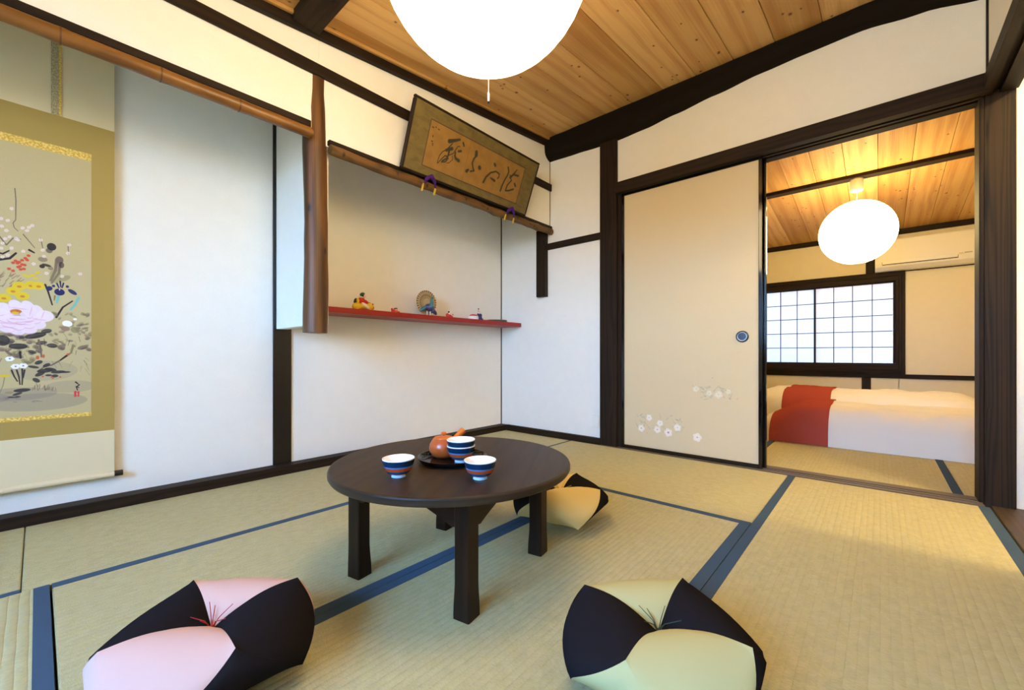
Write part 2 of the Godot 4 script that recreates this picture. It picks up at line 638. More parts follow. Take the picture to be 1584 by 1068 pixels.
func build_ceilings() -> void:
	var c := setting("ceiling", "sloping knotty pine board ceiling of the tea room", "ceiling")
	var slope := 0.0925
	var tilt := atan(slope)
	var x0 := -1.75
	var x1 := 2.80
	var n := 0
	var z := -0.22 - 0.208 * 9
	while z < 0.40:
		var m := part("plank", box(Vector3((x1 - x0) / cos(tilt), 0.012, 0.2055), 0.0022, 0), M.pine[(n * 7 + 2) % 4], c, Vector3((x0 + x1) / 2, 2.126 + slope * (x0 + x1) / 2 + 0.006, z + 0.104))
		m.rotation.z = tilt
		z += 0.208
		n += 1
	var back := part("backing", box(Vector3(4.7, 0.03, 3.0), 0.001), M.groove, c, Vector3(0.5, 2.126 + slope * 0.5 + 0.032, -1.0))
	back.rotation.z = tilt
	# ceiling beam and the moulding along the alcove wall
	var beam := setting("trim_2", "dark beam crossing the pine ceiling near the alcove post", "beam")
	slab("beam", Vector3(0.752, 2.155, -2.0), Vector3(0.872, 2.22, 0.37), M.dark, beam, 2, 0.004)
	var edge := setting("trim_3", "dark moulding where the pine ceiling meets the alcove wall", "moulding")
	var em := part("moulding", box(Vector3(4.55, 0.046, 0.03), 0.003, 0), M.dark, edge, Vector3(0.52, 2.091 + 0.0955 * 0.52, -1.985))
	em.rotation.z = atan(0.0955)
	var em2 := part("fillet", box(Vector3(4.55, 0.016, 0.02), 0.003, 0), M.pine[2], edge, Vector3(0.52, 2.116 + 0.0945 * 0.52, -1.96))
	em2.rotation.z = atan(0.0945)
	# the heavy crooked beam over the sliding doors
	var hb := setting("trim_4", "heavy crooked dark timber beam above the sliding doors", "beam")
	var low := Curve.new()
	low.min_value = 2.0
	low.max_value = 2.5
	for q in [[-2.0, 2.214], [-1.75, 2.203], [-1.55, 2.192], [-1.40, 2.188], [-1.2, 2.198], [-1.0, 2.22], [-0.75, 2.246], [-0.5, 2.271], [-0.3, 2.281], [-0.07, 2.287], [0.14, 2.262], [0.37, 2.217]]:
		low.add_point(Vector2((q[0] + 2.0) / 2.37, q[1]))
	low.bake()
	var wob := noise_of(140, 1.6, 3)
	part("beam", sheet(60, 12, func(u: float, v: float) -> Vector3:
		var yl := low.sample(u)
		var zz := -2.0 + 2.37 * u
		var bulge := wob.get_noise_2d(zz * 3.0, v * 2.0) * 0.006
		if v < 0.5:
			return Vector3(2.668 + bulge, lerpf(2.40, yl + 0.07, v * 2.0), zz)
		var a := (v - 0.5) * PI
		return Vector3(2.668 + 0.09 * (1.0 - cos(a)) + bulge * (1.0 - v), yl + 0.07 - 0.07 * sin(a), zz), Vector3(-1, -0.2, 0)), M.beam, hb)
	slab("core", Vector3(2.70, 2.30, -1.995), Vector3(2.76, 2.41, 0.36), M.beam, hb, 2)
	# bedroom
	var b := setting("ceiling_bedroom", "bright knotty pine board ceiling of the bedroom", "ceiling")
	var t2 := -atan(0.09)
	z = -0.424 - 0.208 * 11
	n = 0
	while z < 1.35:
		var m := part("plank", box(Vector3(3.66 / cos(t2), 0.012, 0.2055), 0.0022, 0), M.pine[(n * 5 + 1) % 4], b, Vector3(4.64, 2.385 - 0.09 * (4.64 - 2.85) + 0.006, z + 0.104))
		m.rotation.z = t2
		z += 0.208
		n += 1
	var back2 := part("backing", box(Vector3(3.75, 0.03, 4.3), 0.001), M.groove, b, Vector3(4.64, 2.385 - 0.09 * 1.79 + 0.032, -0.65))
	back2.rotation.z = t2
	var bt := setting("trim_5", "dark batten across the bedroom ceiling above the lantern", "batten")
	slab("batten", Vector3(4.665, 2.19, -2.6), Vector3(4.755, 2.235, 1.3), M.dark, bt, 2, 0.003)
	var cc := setting("ceiling_corridor", "plain white corridor ceiling", "ceiling")
	slab("board", Vector3(-1.8, 2.40, 0.40), Vector3(2.9, 2.44, 1.5), M.plaster, cc)


# ------------------------------------------------------------------ walls

func build_walls() -> void:
	var w := setting("wall_left", "white plaster wall above the alcove", "wall")
	slab("plaster", Vector3(-1.75, 1.72, -2.05), Vector3(0.885, 2.42, -2.0), M.plaster, w)
	slab("plaster", Vector3(0.885, 1.665, -2.05), Vector3(2.745, 2.42, -2.0), M.plaster, w)
	slab("soffit", Vector3(-1.75, 2.10, -2.54), Vector3(2.745, 2.14, -2.05), M.plaster, w)
	var r := setting("trim_6", "dark picture rail on the white wall above the alcove", "rail")
	slab("rail", Vector3(-1.7, 1.978, -2.0), Vector3(2.744, 2.033, -1.982), M.dark, r, 0, 0.003)
	var a := setting("wall_alcove", "white plaster back wall of the alcove", "wall")
	slab("plaster", Vector3(-1.8, -0.05, -2.64), Vector3(2.84, 2.45, -2.536), M.plaster, a)
	var wing := setting("wall_wing", "narrow white hanging wall between the scroll alcove and the shelf alcove", "wall")
	slab("plaster", Vector3(0.882, 0.803, -2.533), Vector3(0.945, 2.11, -2.03), M.plaster, wing)
	var bb := setting("baseboard_left", "low dark board along the foot of the alcove wall", "baseboard")
	slab("board", Vector3(-1.7, -0.02, -2.54), Vector3(2.742, 0.045, -2.458), M.dark, bb, 0, 0.003)
	var br := setting("baseboard_right", "low dark board at the foot of the wall beside the sliding door", "baseboard")
	slab("board", Vector3(2.712, -0.02, -2.458), Vector3(2.745, 0.047, -1.53), M.dark, br, 2, 0.003)
	var wr := setting("wall_right", "white plaster wall with the sliding doors to the bedroom", "wall")
	slab("plaster", Vector3(2.74, -0.05, -2.64), Vector3(2.84, 2.5, -1.45), M.plaster, wr)
	slab("plaster", Vector3(2.74, 1.86, -1.46), Vector3(2.84, 2.5, 0.37), M.plaster, wr)
	slab("plaster", Vector3(2.80, -0.05, 0.43), Vector3(2.90, 2.5, 1.5), M.plaster, wr)
	var hr := setting("trim_7", "short dark rail on the white wall left of the sliding door post", "rail")
	slab("rail", Vector3(2.722, 1.508, -2.02), Vector3(2.742, 1.558, -1.534), M.dark, hr, 2, 0.003)
	var cs := setting("trim_8", "thin dark strip in the corner of the alcove", "strip")
	slab("strip", Vector3(2.733, 0.04, -2.538), Vector3(2.742, 2.1, -2.530), M.black, cs, 1, 0.001)
	slab("strip", Vector3(2.736, 1.69, -2.004), Vector3(2.742, 2.25, -1.997), M.dark, cs, 1, 0.001)
	# behind the camera: a wall with a wide window
	var re := setting("wall_rear", "white plaster wall with the window behind the viewer", "wall")
	slab("plaster", Vector3(-1.80, -0.05, -2.64), Vector3(-1.70, 2.45, -1.30), M.plaster, re)
	slab("plaster", Vector3(-1.80, -0.05, 0.30), Vector3(-1.70, 2.45, 1.5), M.plaster, re)
	slab("plaster", Vector3(-1.80, -0.05, -1.31), Vector3(-1.70, 0.80, 0.31), M.plaster, re)
	slab("plaster", Vector3(-1.80, 1.92, -1.31), Vector3(-1.70, 2.45, 0.31), M.plaster, re)
	var wp := setting("wall_partition", "white plaster wall above the corridor doors", "wall")
	slab("plaster", Vector3(-1.75, 1.85, 0.358), Vector3(2.80, 2.5, 0.44), M.plaster, wp)
	var wc := setting("wall_corridor", "white plaster outer wall of the corridor", "wall")
	slab("plaster", Vector3(-1.80, -0.05, 1.40), Vector3(2.90, 2.45, 1.5), M.plaster, wc)
	# bedroom
	var wb := setting("wall_bedroom", "cream plaster wall of the bedroom with the papered window", "wall")
	slab("plaster", Vector3(6.40, -0.05, -2.7), Vector3(6.50, 2.4, -1.37), M.cream, wb)
	slab("plaster", Vector3(6.40, -0.05, 0.16), Vector3(6.50, 2.4, 1.4), M.cream, wb)
	slab("plaster", Vector3(6.40, -0.05, -1.38), Vector3(6.50, 0.52, 0.17), M.cream, wb)
	slab("plaster", Vector3(6.40, 1.51, -1.38), Vector3(6.50, 2.4, 0.17), M.cream, wb)
	var ws := setting("wall_bedroom_side", "cream plaster side wall of the bedroom", "wall")
	slab("plaster", Vector3(2.80, -0.05, -2.70), Vector3(6.50, 2.5, -2.60), M.cream, ws)
	slab("plaster", Vector3(2.80, -0.05, 1.30), Vector3(6.50, 2.5, 1.40), M.cream, ws)
	var wt := setting("trim_9", "dark timber rails and studs on the cream bedroom wall", "trim")
	slab("top_rail", Vector3(6.37, 2.01, -2.6), Vector3(6.402, 2.085, 1.3), M.dark, wt, 2, 0.003)
	slab("rail", Vector3(6.378, 1.590, 0.16), Vector3(6.402, 1.625, 1.3), M.dark, wt, 2, 0.003)
	slab("rail", Vector3(6.378, 0.392, -2.6), Vector3(6.402, 0.440, 1.3), M.dark, wt, 2, 0.003)
	slab("stud", Vector3(6.384, 1.60, -0.118), Vector3(6.402, 2.02, -0.035), M.dark, wt, 1, 0.003)
	slab("stud", Vector3(6.384, 0.0, -0.155), Vector3(6.402, 0.40, -0.072), M.dark, wt, 1, 0.003)


# ------------------------------------------------------------------ posts and lintels

func build_posts() -> void:
	var p := setting("trim_10", "dark wooden post left of the sliding door", "post")
	slab("post", Vector3(2.715, -0.05, -1.535), Vector3(2.865, 2.24, -1.402), M.dark, p, 1, 0.004)
	slab("stop", Vector3(2.738, -0.05, -1.403), Vector3(2.86, 1.81, -1.374), M.dark, p, 1, 0.002)
	var q := setting("trim_11", "broad dark corner post with flame-shaped grain right of the opening", "post")
	var post_mat: StandardMaterial3D = M.dark.duplicate()
	post_mat.albedo_texture = tex(wood(512, 256, Color(0.20, 0.145, 0.09), Color(0.10, 0.07, 0.045), Color(0.05, 0.035, 0.025), 160, [[250, 128, 26], [420, 120, 16], [330, 140, 10]], 9.0, 30.0))
	post_mat.uv1_scale = Vector3(1.0 / 1.9, 1.0 / 0.12, 1)
	slab("post", Vector3(2.778, -0.05, 0.347), Vector3(2.895, 1.83, 0.444), post_mat, q, 1, 0.004)
	slab("jamb", Vector3(2.768, -0.05, 0.334), Vector3(2.89, 1.82, 0.348), M.dark, q, 1, 0.002)
	slab("corner_strip", Vector3(2.733, 1.87, 0.350), Vector3(2.745, 2.42, 0.360), M.black, q, 1, 0.001)
	# grooved lintel of the sliding doors: outline in (x, y), swept along z
	var l := setting("trim_12", "dark grooved lintel over the sliding doors", "lintel")
	var o := PackedVector2Array([Vector2(2.695, 1.800), Vector2(2.742, 1.800), Vector2(2.742, 1.815), Vector2(2.765, 1.815), Vector2(2.765, 1.800), Vector2(2.782, 1.800), Vector2(2.782, 1.815), Vector2(2.805, 1.815), Vector2(2.805, 1.800), Vector2(2.862, 1.800), Vector2(2.862, 1.876), Vector2(2.698, 1.876), Vector2(2.695, 1.873)])
	part("lintel", prism(o, 1.755), M.dark, l, Vector3(0, 0, -1.403))
	var k := setting("trim_13", "dark grooved lintel running overhead towards the viewer at the right", "lintel")
	var o2 := PackedVector2Array()
	for v in [[0.340, 1.806], [0.372, 1.806], [0.372, 1.824], [0.396, 1.824], [0.396, 1.806], [0.45, 1.806], [0.45, 1.868], [0.343, 1.868], [0.340, 1.865]]:
		o2.append(Vector2(-v[0], v[1]))
	var lm := part("lintel", prism(o2, 4.48), M.dark, k, Vector3(-1.7, 0, 0))
	lm.rotation.y = PI / 2
	# hanging alcove posts and bamboo rails
	var lg := thing("alcove_post", "polished brown log post hanging from the wall between the two alcoves", "post", Vector3(0.885, 0.765, -2.04))
	var path := []
	var rad := []
	for i in 15:
		var t := i / 14.0
		path.append(Vector3(0.004 * sin(t * 5.0), t * 1.235, 0.0))
		rad.append(0.0545 - 0.004 * t + 0.0016 * sin(t * 11.0))
	part("log", tube(path, rad, 28, 0.004), M.log, lg)
	var bl := thing("bamboo_rail", "smoked bamboo rail with dark nodes above the scroll alcove", "rail", Vector3(-1.70, 1.690, -1.983))
	bamboo(bl, 2.535, [0.25, 0.50, 0.75, 1.0, 1.25, 1.5, 1.75, 2.0, 2.25], 0.0245, 0.02)
	var tr := setting("trim_14", "thin dark strip on top of the alcove rails", "strip")
	slab("strip", Vector3(-1.7, 1.716, -2.003), Vector3(0.84, 1.747, -1.978), M.dark, tr, 0, 0.002)
	slab("strip", Vector3(0.925, 1.670, -2.003), Vector3(2.742, 1.693, -1.978), M.dark, tr, 0, 0.002)
	var rr := thing("bark_rail", "mottled rough branch rail above the red shelf alcove", "rail", Vector3(0.93, 1.645, -1.983))
	var p2 := []
	var r2 := []
	for i in 31:
		p2.append(Vector3(1.80 * i / 30.0, 0.002 * sin(i * 0.9), 0))
		r2.append(0.0245 + 0.0016 * sin(i * 1.7) + 0.001 * sin(i * 3.1))
	part("branch", tube(p2, r2, 16, 0.006), M.bark, rr)
	var hp := setting("trim_15", "short dark hanging post against the right wall under the branch rail", "post")
	slab("post", Vector3(2.70, 1.13, -2.112), Vector3(2.742, 1.672, -2.02), M.dark, hp, 1, 0.003)
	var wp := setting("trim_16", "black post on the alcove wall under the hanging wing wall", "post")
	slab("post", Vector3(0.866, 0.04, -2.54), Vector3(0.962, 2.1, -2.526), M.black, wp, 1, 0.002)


func bamboo(parent: Node3D, length: float, nodes: Array, r: float, _flat: float) -> void:
	var path := []
	var rad := []
	var x := 0.0
	while x <= length + 0.001:
		path.append(Vector3(x, 0, 0))
		var near := 1.0
		for n in nodes:
			near = minf(near, absf(x - n))
		rad.append(r + 0.002 * exp(-near * near / 0.0003))
		x += length / 120.0
	path.append(Vector3(length + 0.012, 0, 0))
	rad.append(r * 0.6)
	part("stem", tube(path, rad, 20), M.bamboo, parent)
	for n in nodes:
		part("node_ring", tube([Vector3(n - 0.003, 0, 0), Vector3(n - 0.001, 0, 0), Vector3(n + 0.001, 0, 0), Vector3(n + 0.003, 0, 0)], [r + 0.0012, r + 0.0026, r + 0.0026, r + 0.0012], 20), M.bamboo_node, parent)


# ------------------------------------------------------------------ doors

# a flat panel facing +z with its picture upright on the front, u to the right, v down
func panel(w: float, h: float, d: float) -> ArrayMesh:
	var st := SurfaceTool.new()
	st.begin(Mesh.PRIMITIVE_TRIANGLES)
	var a := Vector3(-w / 2, -h / 2, d / 2)
	var b := Vector3(w / 2, -h / 2, d / 2)
	var c := Vector3(w / 2, h / 2, d / 2)
	var e := Vector3(-w / 2, h / 2, d / 2)
	var n := Vector3(0, 0, 1)
	quad(st, [a, b, c, e], [n, n, n, n], [Vector2(0, 1), Vector2(1, 1), Vector2(1, 0), Vector2(0, 0)], n)
	var k := Vector3(0, 0, -d)
	var e0 := Vector2(0.004, 0.004)
	for s in [[a, b], [b, c], [c, e], [e, a]]:
		var m: Vector3 = ((s[0] + s[1]) / 2.0 * Vector3(1, 1, 0)).normalized()
		quad(st, [s[0], s[1], s[1] + k, s[0] + k], [m, m, m, m], [e0, e0, e0, e0], m)
	quad(st, [a + k, b + k, c + k, e + k], [-n, -n, -n, -n], [e0, e0, e0, e0], -n)
	return st.commit()


func dab(im: Image, cx: float, cy: float, rx: float, ry: float, ang: float, col: Color, alpha: float) -> void:
	var r := int(maxf(rx, ry)) + 2
	var ca := cos(ang)
	var sa := sin(ang)
	for y in range(maxi(0, int(cy) - r), mini(im.get_height(), int(cy) + r + 1)):
		for x in range(maxi(0, int(cx) - r), mini(im.get_width(), int(cx) + r + 1)):
			var dx := x + 0.5 - cx
			var dy := y + 0.5 - cy
			var u := (dx * ca + dy * sa) / rx
			var v := (-dx * sa + dy * ca) / ry
			var d := sqrt(u * u + v * v)
			var k := clampf((1.0 - d) * minf(rx, ry) + 0.5, 0, 1) * alpha
			if k > 0.0:
				im.set_pixel(x, y, im.get_pixel(x, y).lerp(col, k))


func stroke(im: Image, pts: Array, w0: float, w1: float, col: Color, alpha: float) -> void:
	var total := 0.0
	for i in pts.size() - 1:
		total += pts[i].distance_to(pts[i + 1])
	var gone := 0.0
	for i in pts.size() - 1:
		var l: float = pts[i].distance_to(pts[i + 1])
		var steps := maxi(1, int(l / maxf(0.7, minf(w0, w1) * 0.25)))
		for k in steps + 1:
			var t := float(k) / steps
			var p: Vector2 = pts[i].lerp(pts[i + 1], t)
			var r := lerpf(w0, w1, (gone + l * t) / maxf(total, 0.01)) / 2.0
			dab(im, p.x, p.y, r, r, 0, col, alpha)
		gone += l


func fusuma_picture() -> Image:
	var n := noise_of(170, 0.9, 2)
	var im := picture(512, 1024, func(x: int, y: int) -> Color:
		var v := 1.0 + 0.025 * n.get_noise_2d(x, y)
		return Color(0.835 * v, 0.76 * v, 0.61 * v))
	var at := func(y: float, z: float) -> Vector2:
		return Vector2((z + 1.358) / 0.84 * 512.0, (1.80 - y) / 1.77 * 1024.0)
	var fr := RandomNumberGenerator.new()
	fr.seed = 4
	var leaf := Color(0.76, 0.74, 0.64)
	for q in [[0.20, -1.10, 0.16, 0.05], [0.425, -0.76, 0.10, 0.04]]:
		for i in 44:
			var p: Vector2 = at.call(q[0] + fr.randf_range(-1, 1) * q[3], q[1] + fr.randf_range(-1, 1) * q[2])
			dab(im, p.x, p.y, fr.randf_range(3, 8), fr.randf_range(1.5, 3), fr.randf_range(-1.2, 1.2), leaf.lerp(Color(0.66, 0.64, 0.55), fr.randf()), 0.6)
		for i in 7:
			var p: Vector2 = at.call(q[0] + fr.randf_range(-1, 1) * q[3], q[1] + fr.randf_range(-1, 1) * q[2])
			stroke(im, [p, p + Vector2(fr.randf_range(-22, 22), fr.randf_range(-22, -6))], 2.0, 1.2, Color(0.68, 0.62, 0.55), 0.6)
	for f in [[0.157, -1.231, 1.0], [0.235, -1.176, 0.9], [0.161, -1.118, 1.0], [0.205, -1.10, 0.9], [0.150, -1.044, 1.15], [0.189, -0.985, 1.0], [0.142, -0.86, 1.15], [0.419, -0.735, 1.0], [0.446, -0.868, 0.8], [0.425, -0.79, 0.7], [0.44, -0.68, 0.6]]:
		var p: Vector2 = at.call(f[0], f[1])
		var white := Color(0.96, 0.94, 0.95) if f[0] < 0.3 else Color(0.92, 0.91, 0.86)
		for k in 5:
			var d: Vector2 = Vector2.from_angle(TAU * k / 5.0 + f[1] * 3.0) * 8.0 * f[2]
			dab(im, p.x + d.x, p.y + d.y, 6.6 * f[2], 6.2 * f[2], 0, white, 0.62 if f[0] < 0.3 else 0.45)
		dab(im, p.x, p.y, 3.0, 3.0, 0, Color(0.80, 0.62, 0.62) if f[0] < 0.17 else Color(0.82, 0.78, 0.68), 0.8)
	var red: Vector2 = at.call(0.150, -1.044)
	dab(im, red.x, red.y, 4.0, 4.0, 0, Color(0.85, 0.42, 0.48), 0.8)
	for b in [[0.265, -1.02], [0.26, -1.03], [0.52, -0.77], [0.40, -0.63], [0.13, -1.19]]:
		var p: Vector2 = at.call(b[0], b[1])
		dab(im, p.x, p.y, 3.0, 2.4, 0, Color(0.84, 0.6, 0.58), 0.7)
	return im


func fusuma(called: String, label: String, x: float, z0: float, z1: float, face: Material, handle: bool) -> void:
	var d := setting(called, label, "sliding door", Vector3(x, 0.0, (z0 + z1) / 2))
	var w := z1 - z0
	var p := part("paper_panel", panel(w - 0.036, 1.77, 0.016), face, d, Vector3(0, 0.912, 0))
	p.rotation.y = -PI / 2
	var hh := 1.806
	for s in [-1.0, 1.0]:
		part("stile", box(Vector3(0.026, hh, 0.019), 0.002, 1), M.lacquer, d, Vector3(0, hh / 2 + 0.002, s * (w / 2 - 0.0095)))
		part("rail", box(Vector3(0.026, 0.024, w - 0.038), 0.002, 2), M.lacquer, d, Vector3(0, 0.014 if s < 0 else hh - 0.011, 0))
	if handle:
		var h := part("door_pull", lathe([Vector2(0.0, 0.004), Vector2(0.022, 0.004), Vector2(0.0225, 0.008), Vector2(0.0265, 0.0095), Vector2(0.031, 0.0085), Vector2(0.034, 0.006), Vector2(0.0345, 0.0), Vector2(0.0, 0.0)].map(func(v): return v), 40), M.iron, d, Vector3(-0.0075, 0.767, -0.606 - d.position.z))
		h.rotation.z = PI / 2
		var r := part("ring", lathe([Vector2(0.0232, 0.0085), Vector2(0.0262, 0.0105), Vector2(0.0238, 0.0108), Vector2(0.022, 0.0095), Vector2(0.0232, 0.0085)], 40), M.steel, h)
		r.position = Vector3.ZERO


func build_doors() -> void:
	var face := mat(Color.WHITE, 0.75, tex(fusuma_picture()))
	var plain := mat(c8(219, 200, 161), 0.8)
	fusuma("door_1", "beige papered sliding door with pale printed blossoms and a round dark pull", 2.7535, -1.373, -0.503, face, true)
	fusuma("door_2", "plain sliding door pushed back behind the blossom door", 2.7935, -1.36, -0.490, plain, false)
	for i in 2:
		var x0 := -1.69 if i == 0 else 0.14
		var x1 := 0.16 if i == 0 else 1.97
		var d := setting("door_%d" % (i + 3), ["papered corridor sliding door nearest the window", "papered corridor sliding door left of the corridor opening"][i], "sliding door", Vector3((x0 + x1) / 2, 0, 0.384 if i == 0 else 0.41))
		part("paper_panel", box(Vector3(x1 - x0 - 0.04, 1.77, 0.014), 0.001), plain, d, Vector3(0, 0.91, 0))
		for s in [-1.0, 1.0]:
			part("stile", box(Vector3(0.022, 1.808, 0.022), 0.002, 1), M.lacquer, d, Vector3(s * ((x1 - x0) / 2 - 0.011), 0.905, 0))
			part("rail", box(Vector3(x1 - x0 - 0.044, 0.024, 0.022), 0.002, 0), M.lacquer, d, Vector3(0, 0.013 if s < 0 else 1.797, 0))


# ------------------------------------------------------------------ windows

func frame_mesh(w: float, h: float, t: float, d: float) -> ArrayMesh:
	var st := SurfaceTool.new()
	st.begin(Mesh.PRIMITIVE_TRIANGLES)
	for s in [-1.0, 1.0]:
		add_box(st, Vector3(0, s * (h - t) / 2, 0), Vector3(d, t, w), 0.002, 2)
		add_box(st, Vector3(0, 0, s * (w - t) / 2), Vector3(d, h - 2 * t, t), 0.002, 1)
	return st.commit()


func build_windows() -> void:
	var w := setting("window_1", "dark framed sliding window with white paper panes in the bedroom", "window", Vector3(6.40, 0.46, -0.6))
	for b in [[Vector3(6.36, 1.49, -1.38), Vector3(6.45, 1.60, 0.218), 2], [Vector3(6.36, 0.432, -1.38), Vector3(6.45, 0.548, 0.218), 2], [Vector3(6.362, 0.54, 0.136), Vector3(6.45, 1.50, 0.217), 1], [Vector3(6.362, 0.54, -1.42), Vector3(6.45, 1.50, -1.35), 1]]:
		slab("frame_board", b[0], b[1], M.dark, w, b[2], 0.004)
	slab("frame_bead", Vector3(6.345, 1.545, -1.38), Vector3(6.362, 1.575, 0.19), M.dark, w, 2, 0.003)
	slab("frame_bead", Vector3(6.345, 0.455, -1.38), Vector3(6.362, 0.485, 0.19), M.dark, w, 2, 0.003)
	slab("frame_bead", Vector3(6.345, 0.485, 0.165), Vector3(6.362, 1.545, 0.19), M.dark, w, 1, 0.003)
	for s in 2:
		var z0: float = [-1.345, -0.612][s]
		var z1: float = [-0.590, 0.136][s]
		var x: float = [6.425, 6.40][s]
		var mid := Vector3(x, 1.02, (z0 + z1) / 2)
		var sash := part("shoji_sash", frame_mesh(z1 - z0, 0.952, 0.020, 0.018), M.dark, w, mid - w.position)
		var cw := (z1 - z0 - 0.040) / 4.0
		var ch := 0.912 / 5.0
		var pane := box(Vector3(0.0012, ch - 0.0005, cw - 0.0005), 0.0002)
		for i in 4:
			for k in 5:
				part("pane", pane, M.paper, sash, Vector3(0.003, (k - 2) * ch, (i - 1.5) * cw))
		for i in 3:
			part("muntin", box(Vector3(0.010, 0.912, 0.0075), 0.0008, 1), M.muntin, sash, Vector3(-0.002, 0, (i - 1) * cw))
		for k in 4:
			part("muntin", box(Vector3(0.010, 0.0075, z1 - z0 - 0.04), 0.0008, 2), M.muntin, sash, Vector3(-0.002, (k - 1.5) * ch, 0))
	# window behind the viewer, clear glass
	var r := setting("window_2", "wide clear window behind the viewer", "window", Vector3(-1.75, 0.80, -0.50))
	part("frame", frame_mesh(1.6, 1.12, 0.03, 0.10), M.dark, r, Vector3(0, 0.56, 0))
	for s in 2:
		var sash := part("sash", frame_mesh(0.785, 1.06, 0.022, 0.02), M.dark, r, Vector3(-0.012 + 0.024 * s, 0.56, [-0.3775, 0.3775][s]))
		part("pane", box(Vector3(0.004, 1.02, 0.745), 0.0005), M.glass, sash)


# ------------------------------------------------------------------ lamps

func lantern(called: String, label: String, at: Vector3, r: float, ceiling_y: float, paper: Material) -> Node3D:
	var t := thing(called, label, "lamp", at)
	var prof := []
	var rings := 22
	var open := 0.30
	for i in rings + 1:
		var a := lerpf(PI - open, open, float(i) / rings)
		prof.append(Vector2(sin(a) * r, cos(a) * r))
		if i < rings:
			var b := lerpf(PI - open, open, (i + 0.5) / rings)
			prof.append(Vector2(sin(b) * r * 0.994, cos(b) * r * 0.994))
	part("paper_shade", lathe(prof, 64), paper, t)
	var rr := sin(open) * r
	part("bottom_disc", lathe([Vector2(0, -cos(open) * r), Vector2(rr * 0.62, -cos(open) * r - 0.004), Vector2(rr, -cos(open) * r)], 40), paper, t)
	part("top_disc", lathe([Vector2(rr, cos(open) * r), Vector2(rr * 0.3, cos(open) * r + 0.004), Vector2(0, cos(open) * r + 0.004)], 40), paper, t)
	var top := ceiling_y - at.y
	part("cord", tube([Vector3(0, r * 0.93, 0), Vector3(0, top, 0)], [0.004], 8), M.white_plastic, t)
	part("ceiling_cap", lathe([Vector2(0, top - 0.105), Vector2(0.040, top - 0.105), Vector2(0.047, top - 0.098), Vector2(0.048, top - 0.006), Vector2(0.046, top), Vector2(0, top)], 28), M.white_plastic, t)
	var l := OmniLight3D.new()
	l.name = called + "_glow"
	l.light_color = paper.emission
	l.light_energy = paper.emission_energy_multiplier * r * r
	l.light_size = r + 0.004
	l.omni_range = 12.0
	l.omni_attenuation = 2.0
	l.shadow_enabled = true
	t.add_child(l)
	return t


func build_lamps() -> void:
	var a := lantern("paper_lantern", "big round glowing paper lantern over the low table", LAMP_AT, LAMP_R, 2.126 + 0.0925 * LAMP_AT.x, M.lantern)
	var cord := part("pull_cord", tube([Vector3(0.0, -LAMP_R, 0.012), Vector3(0, -LAMP_R - 0.105, 0.012)], [0.0011], 6), M.linen, a)
	var tip := part("pull_tip", lathe([Vector2(0, -0.012), Vector2(0.0028, -0.012), Vector2(0.0030, 0.010), Vector2(0.0018, 0.012), Vector2(0, 0.012)], 12), M.white_plastic, cord, Vector3(0, -LAMP_R - 0.112, 0.012))
	part("tip_end", lathe([Vector2(0, -0.0165), Vector2(0.0029, -0.0165), Vector2(0.0029, -0.012), Vector2(0, -0.012)], 12), M.black, cord, tip.position)
	lantern("paper_lantern", "round glowing paper lantern hanging from the bedroom ceiling", BED_LAMP_AT, BED_LAMP_R, 2.19, M.bed_lantern)
	# corridor lamp, out of the picture at the right: it lights the strip of matting by the opening
	var w := thing("corridor_lamp", "small round bulb lamp on the corridor ceiling", "lamp", Vector3(2.02, 2.16, 1.12))
	var glow: StandardMaterial3D = M.lantern.duplicate()
	part("bulb", balls([[Vector3.ZERO, Vector3(0.05, 0.05, 0.05)]]), glow, w)
	part("socket", lathe([Vector2(0, 0.045), Vector2(0.022, 0.045), Vector2(0.03, 0.2), Vector2(0.05, 0.24), Vector2(0, 0.24)], 24), M.white_plastic, w)
	var l := OmniLight3D.new()
	l.name = "corridor_lamp_glow"
	l.light_color = LAMP_COLOR
	l.light_energy = 0.6
	l.light_size = 0.03
	l.omni_range = 10.0
	l.omni_attenuation = 2.0
	l.shadow_enabled = true
	w.add_child(l)


# ------------------------------------------------------------------ alcove things

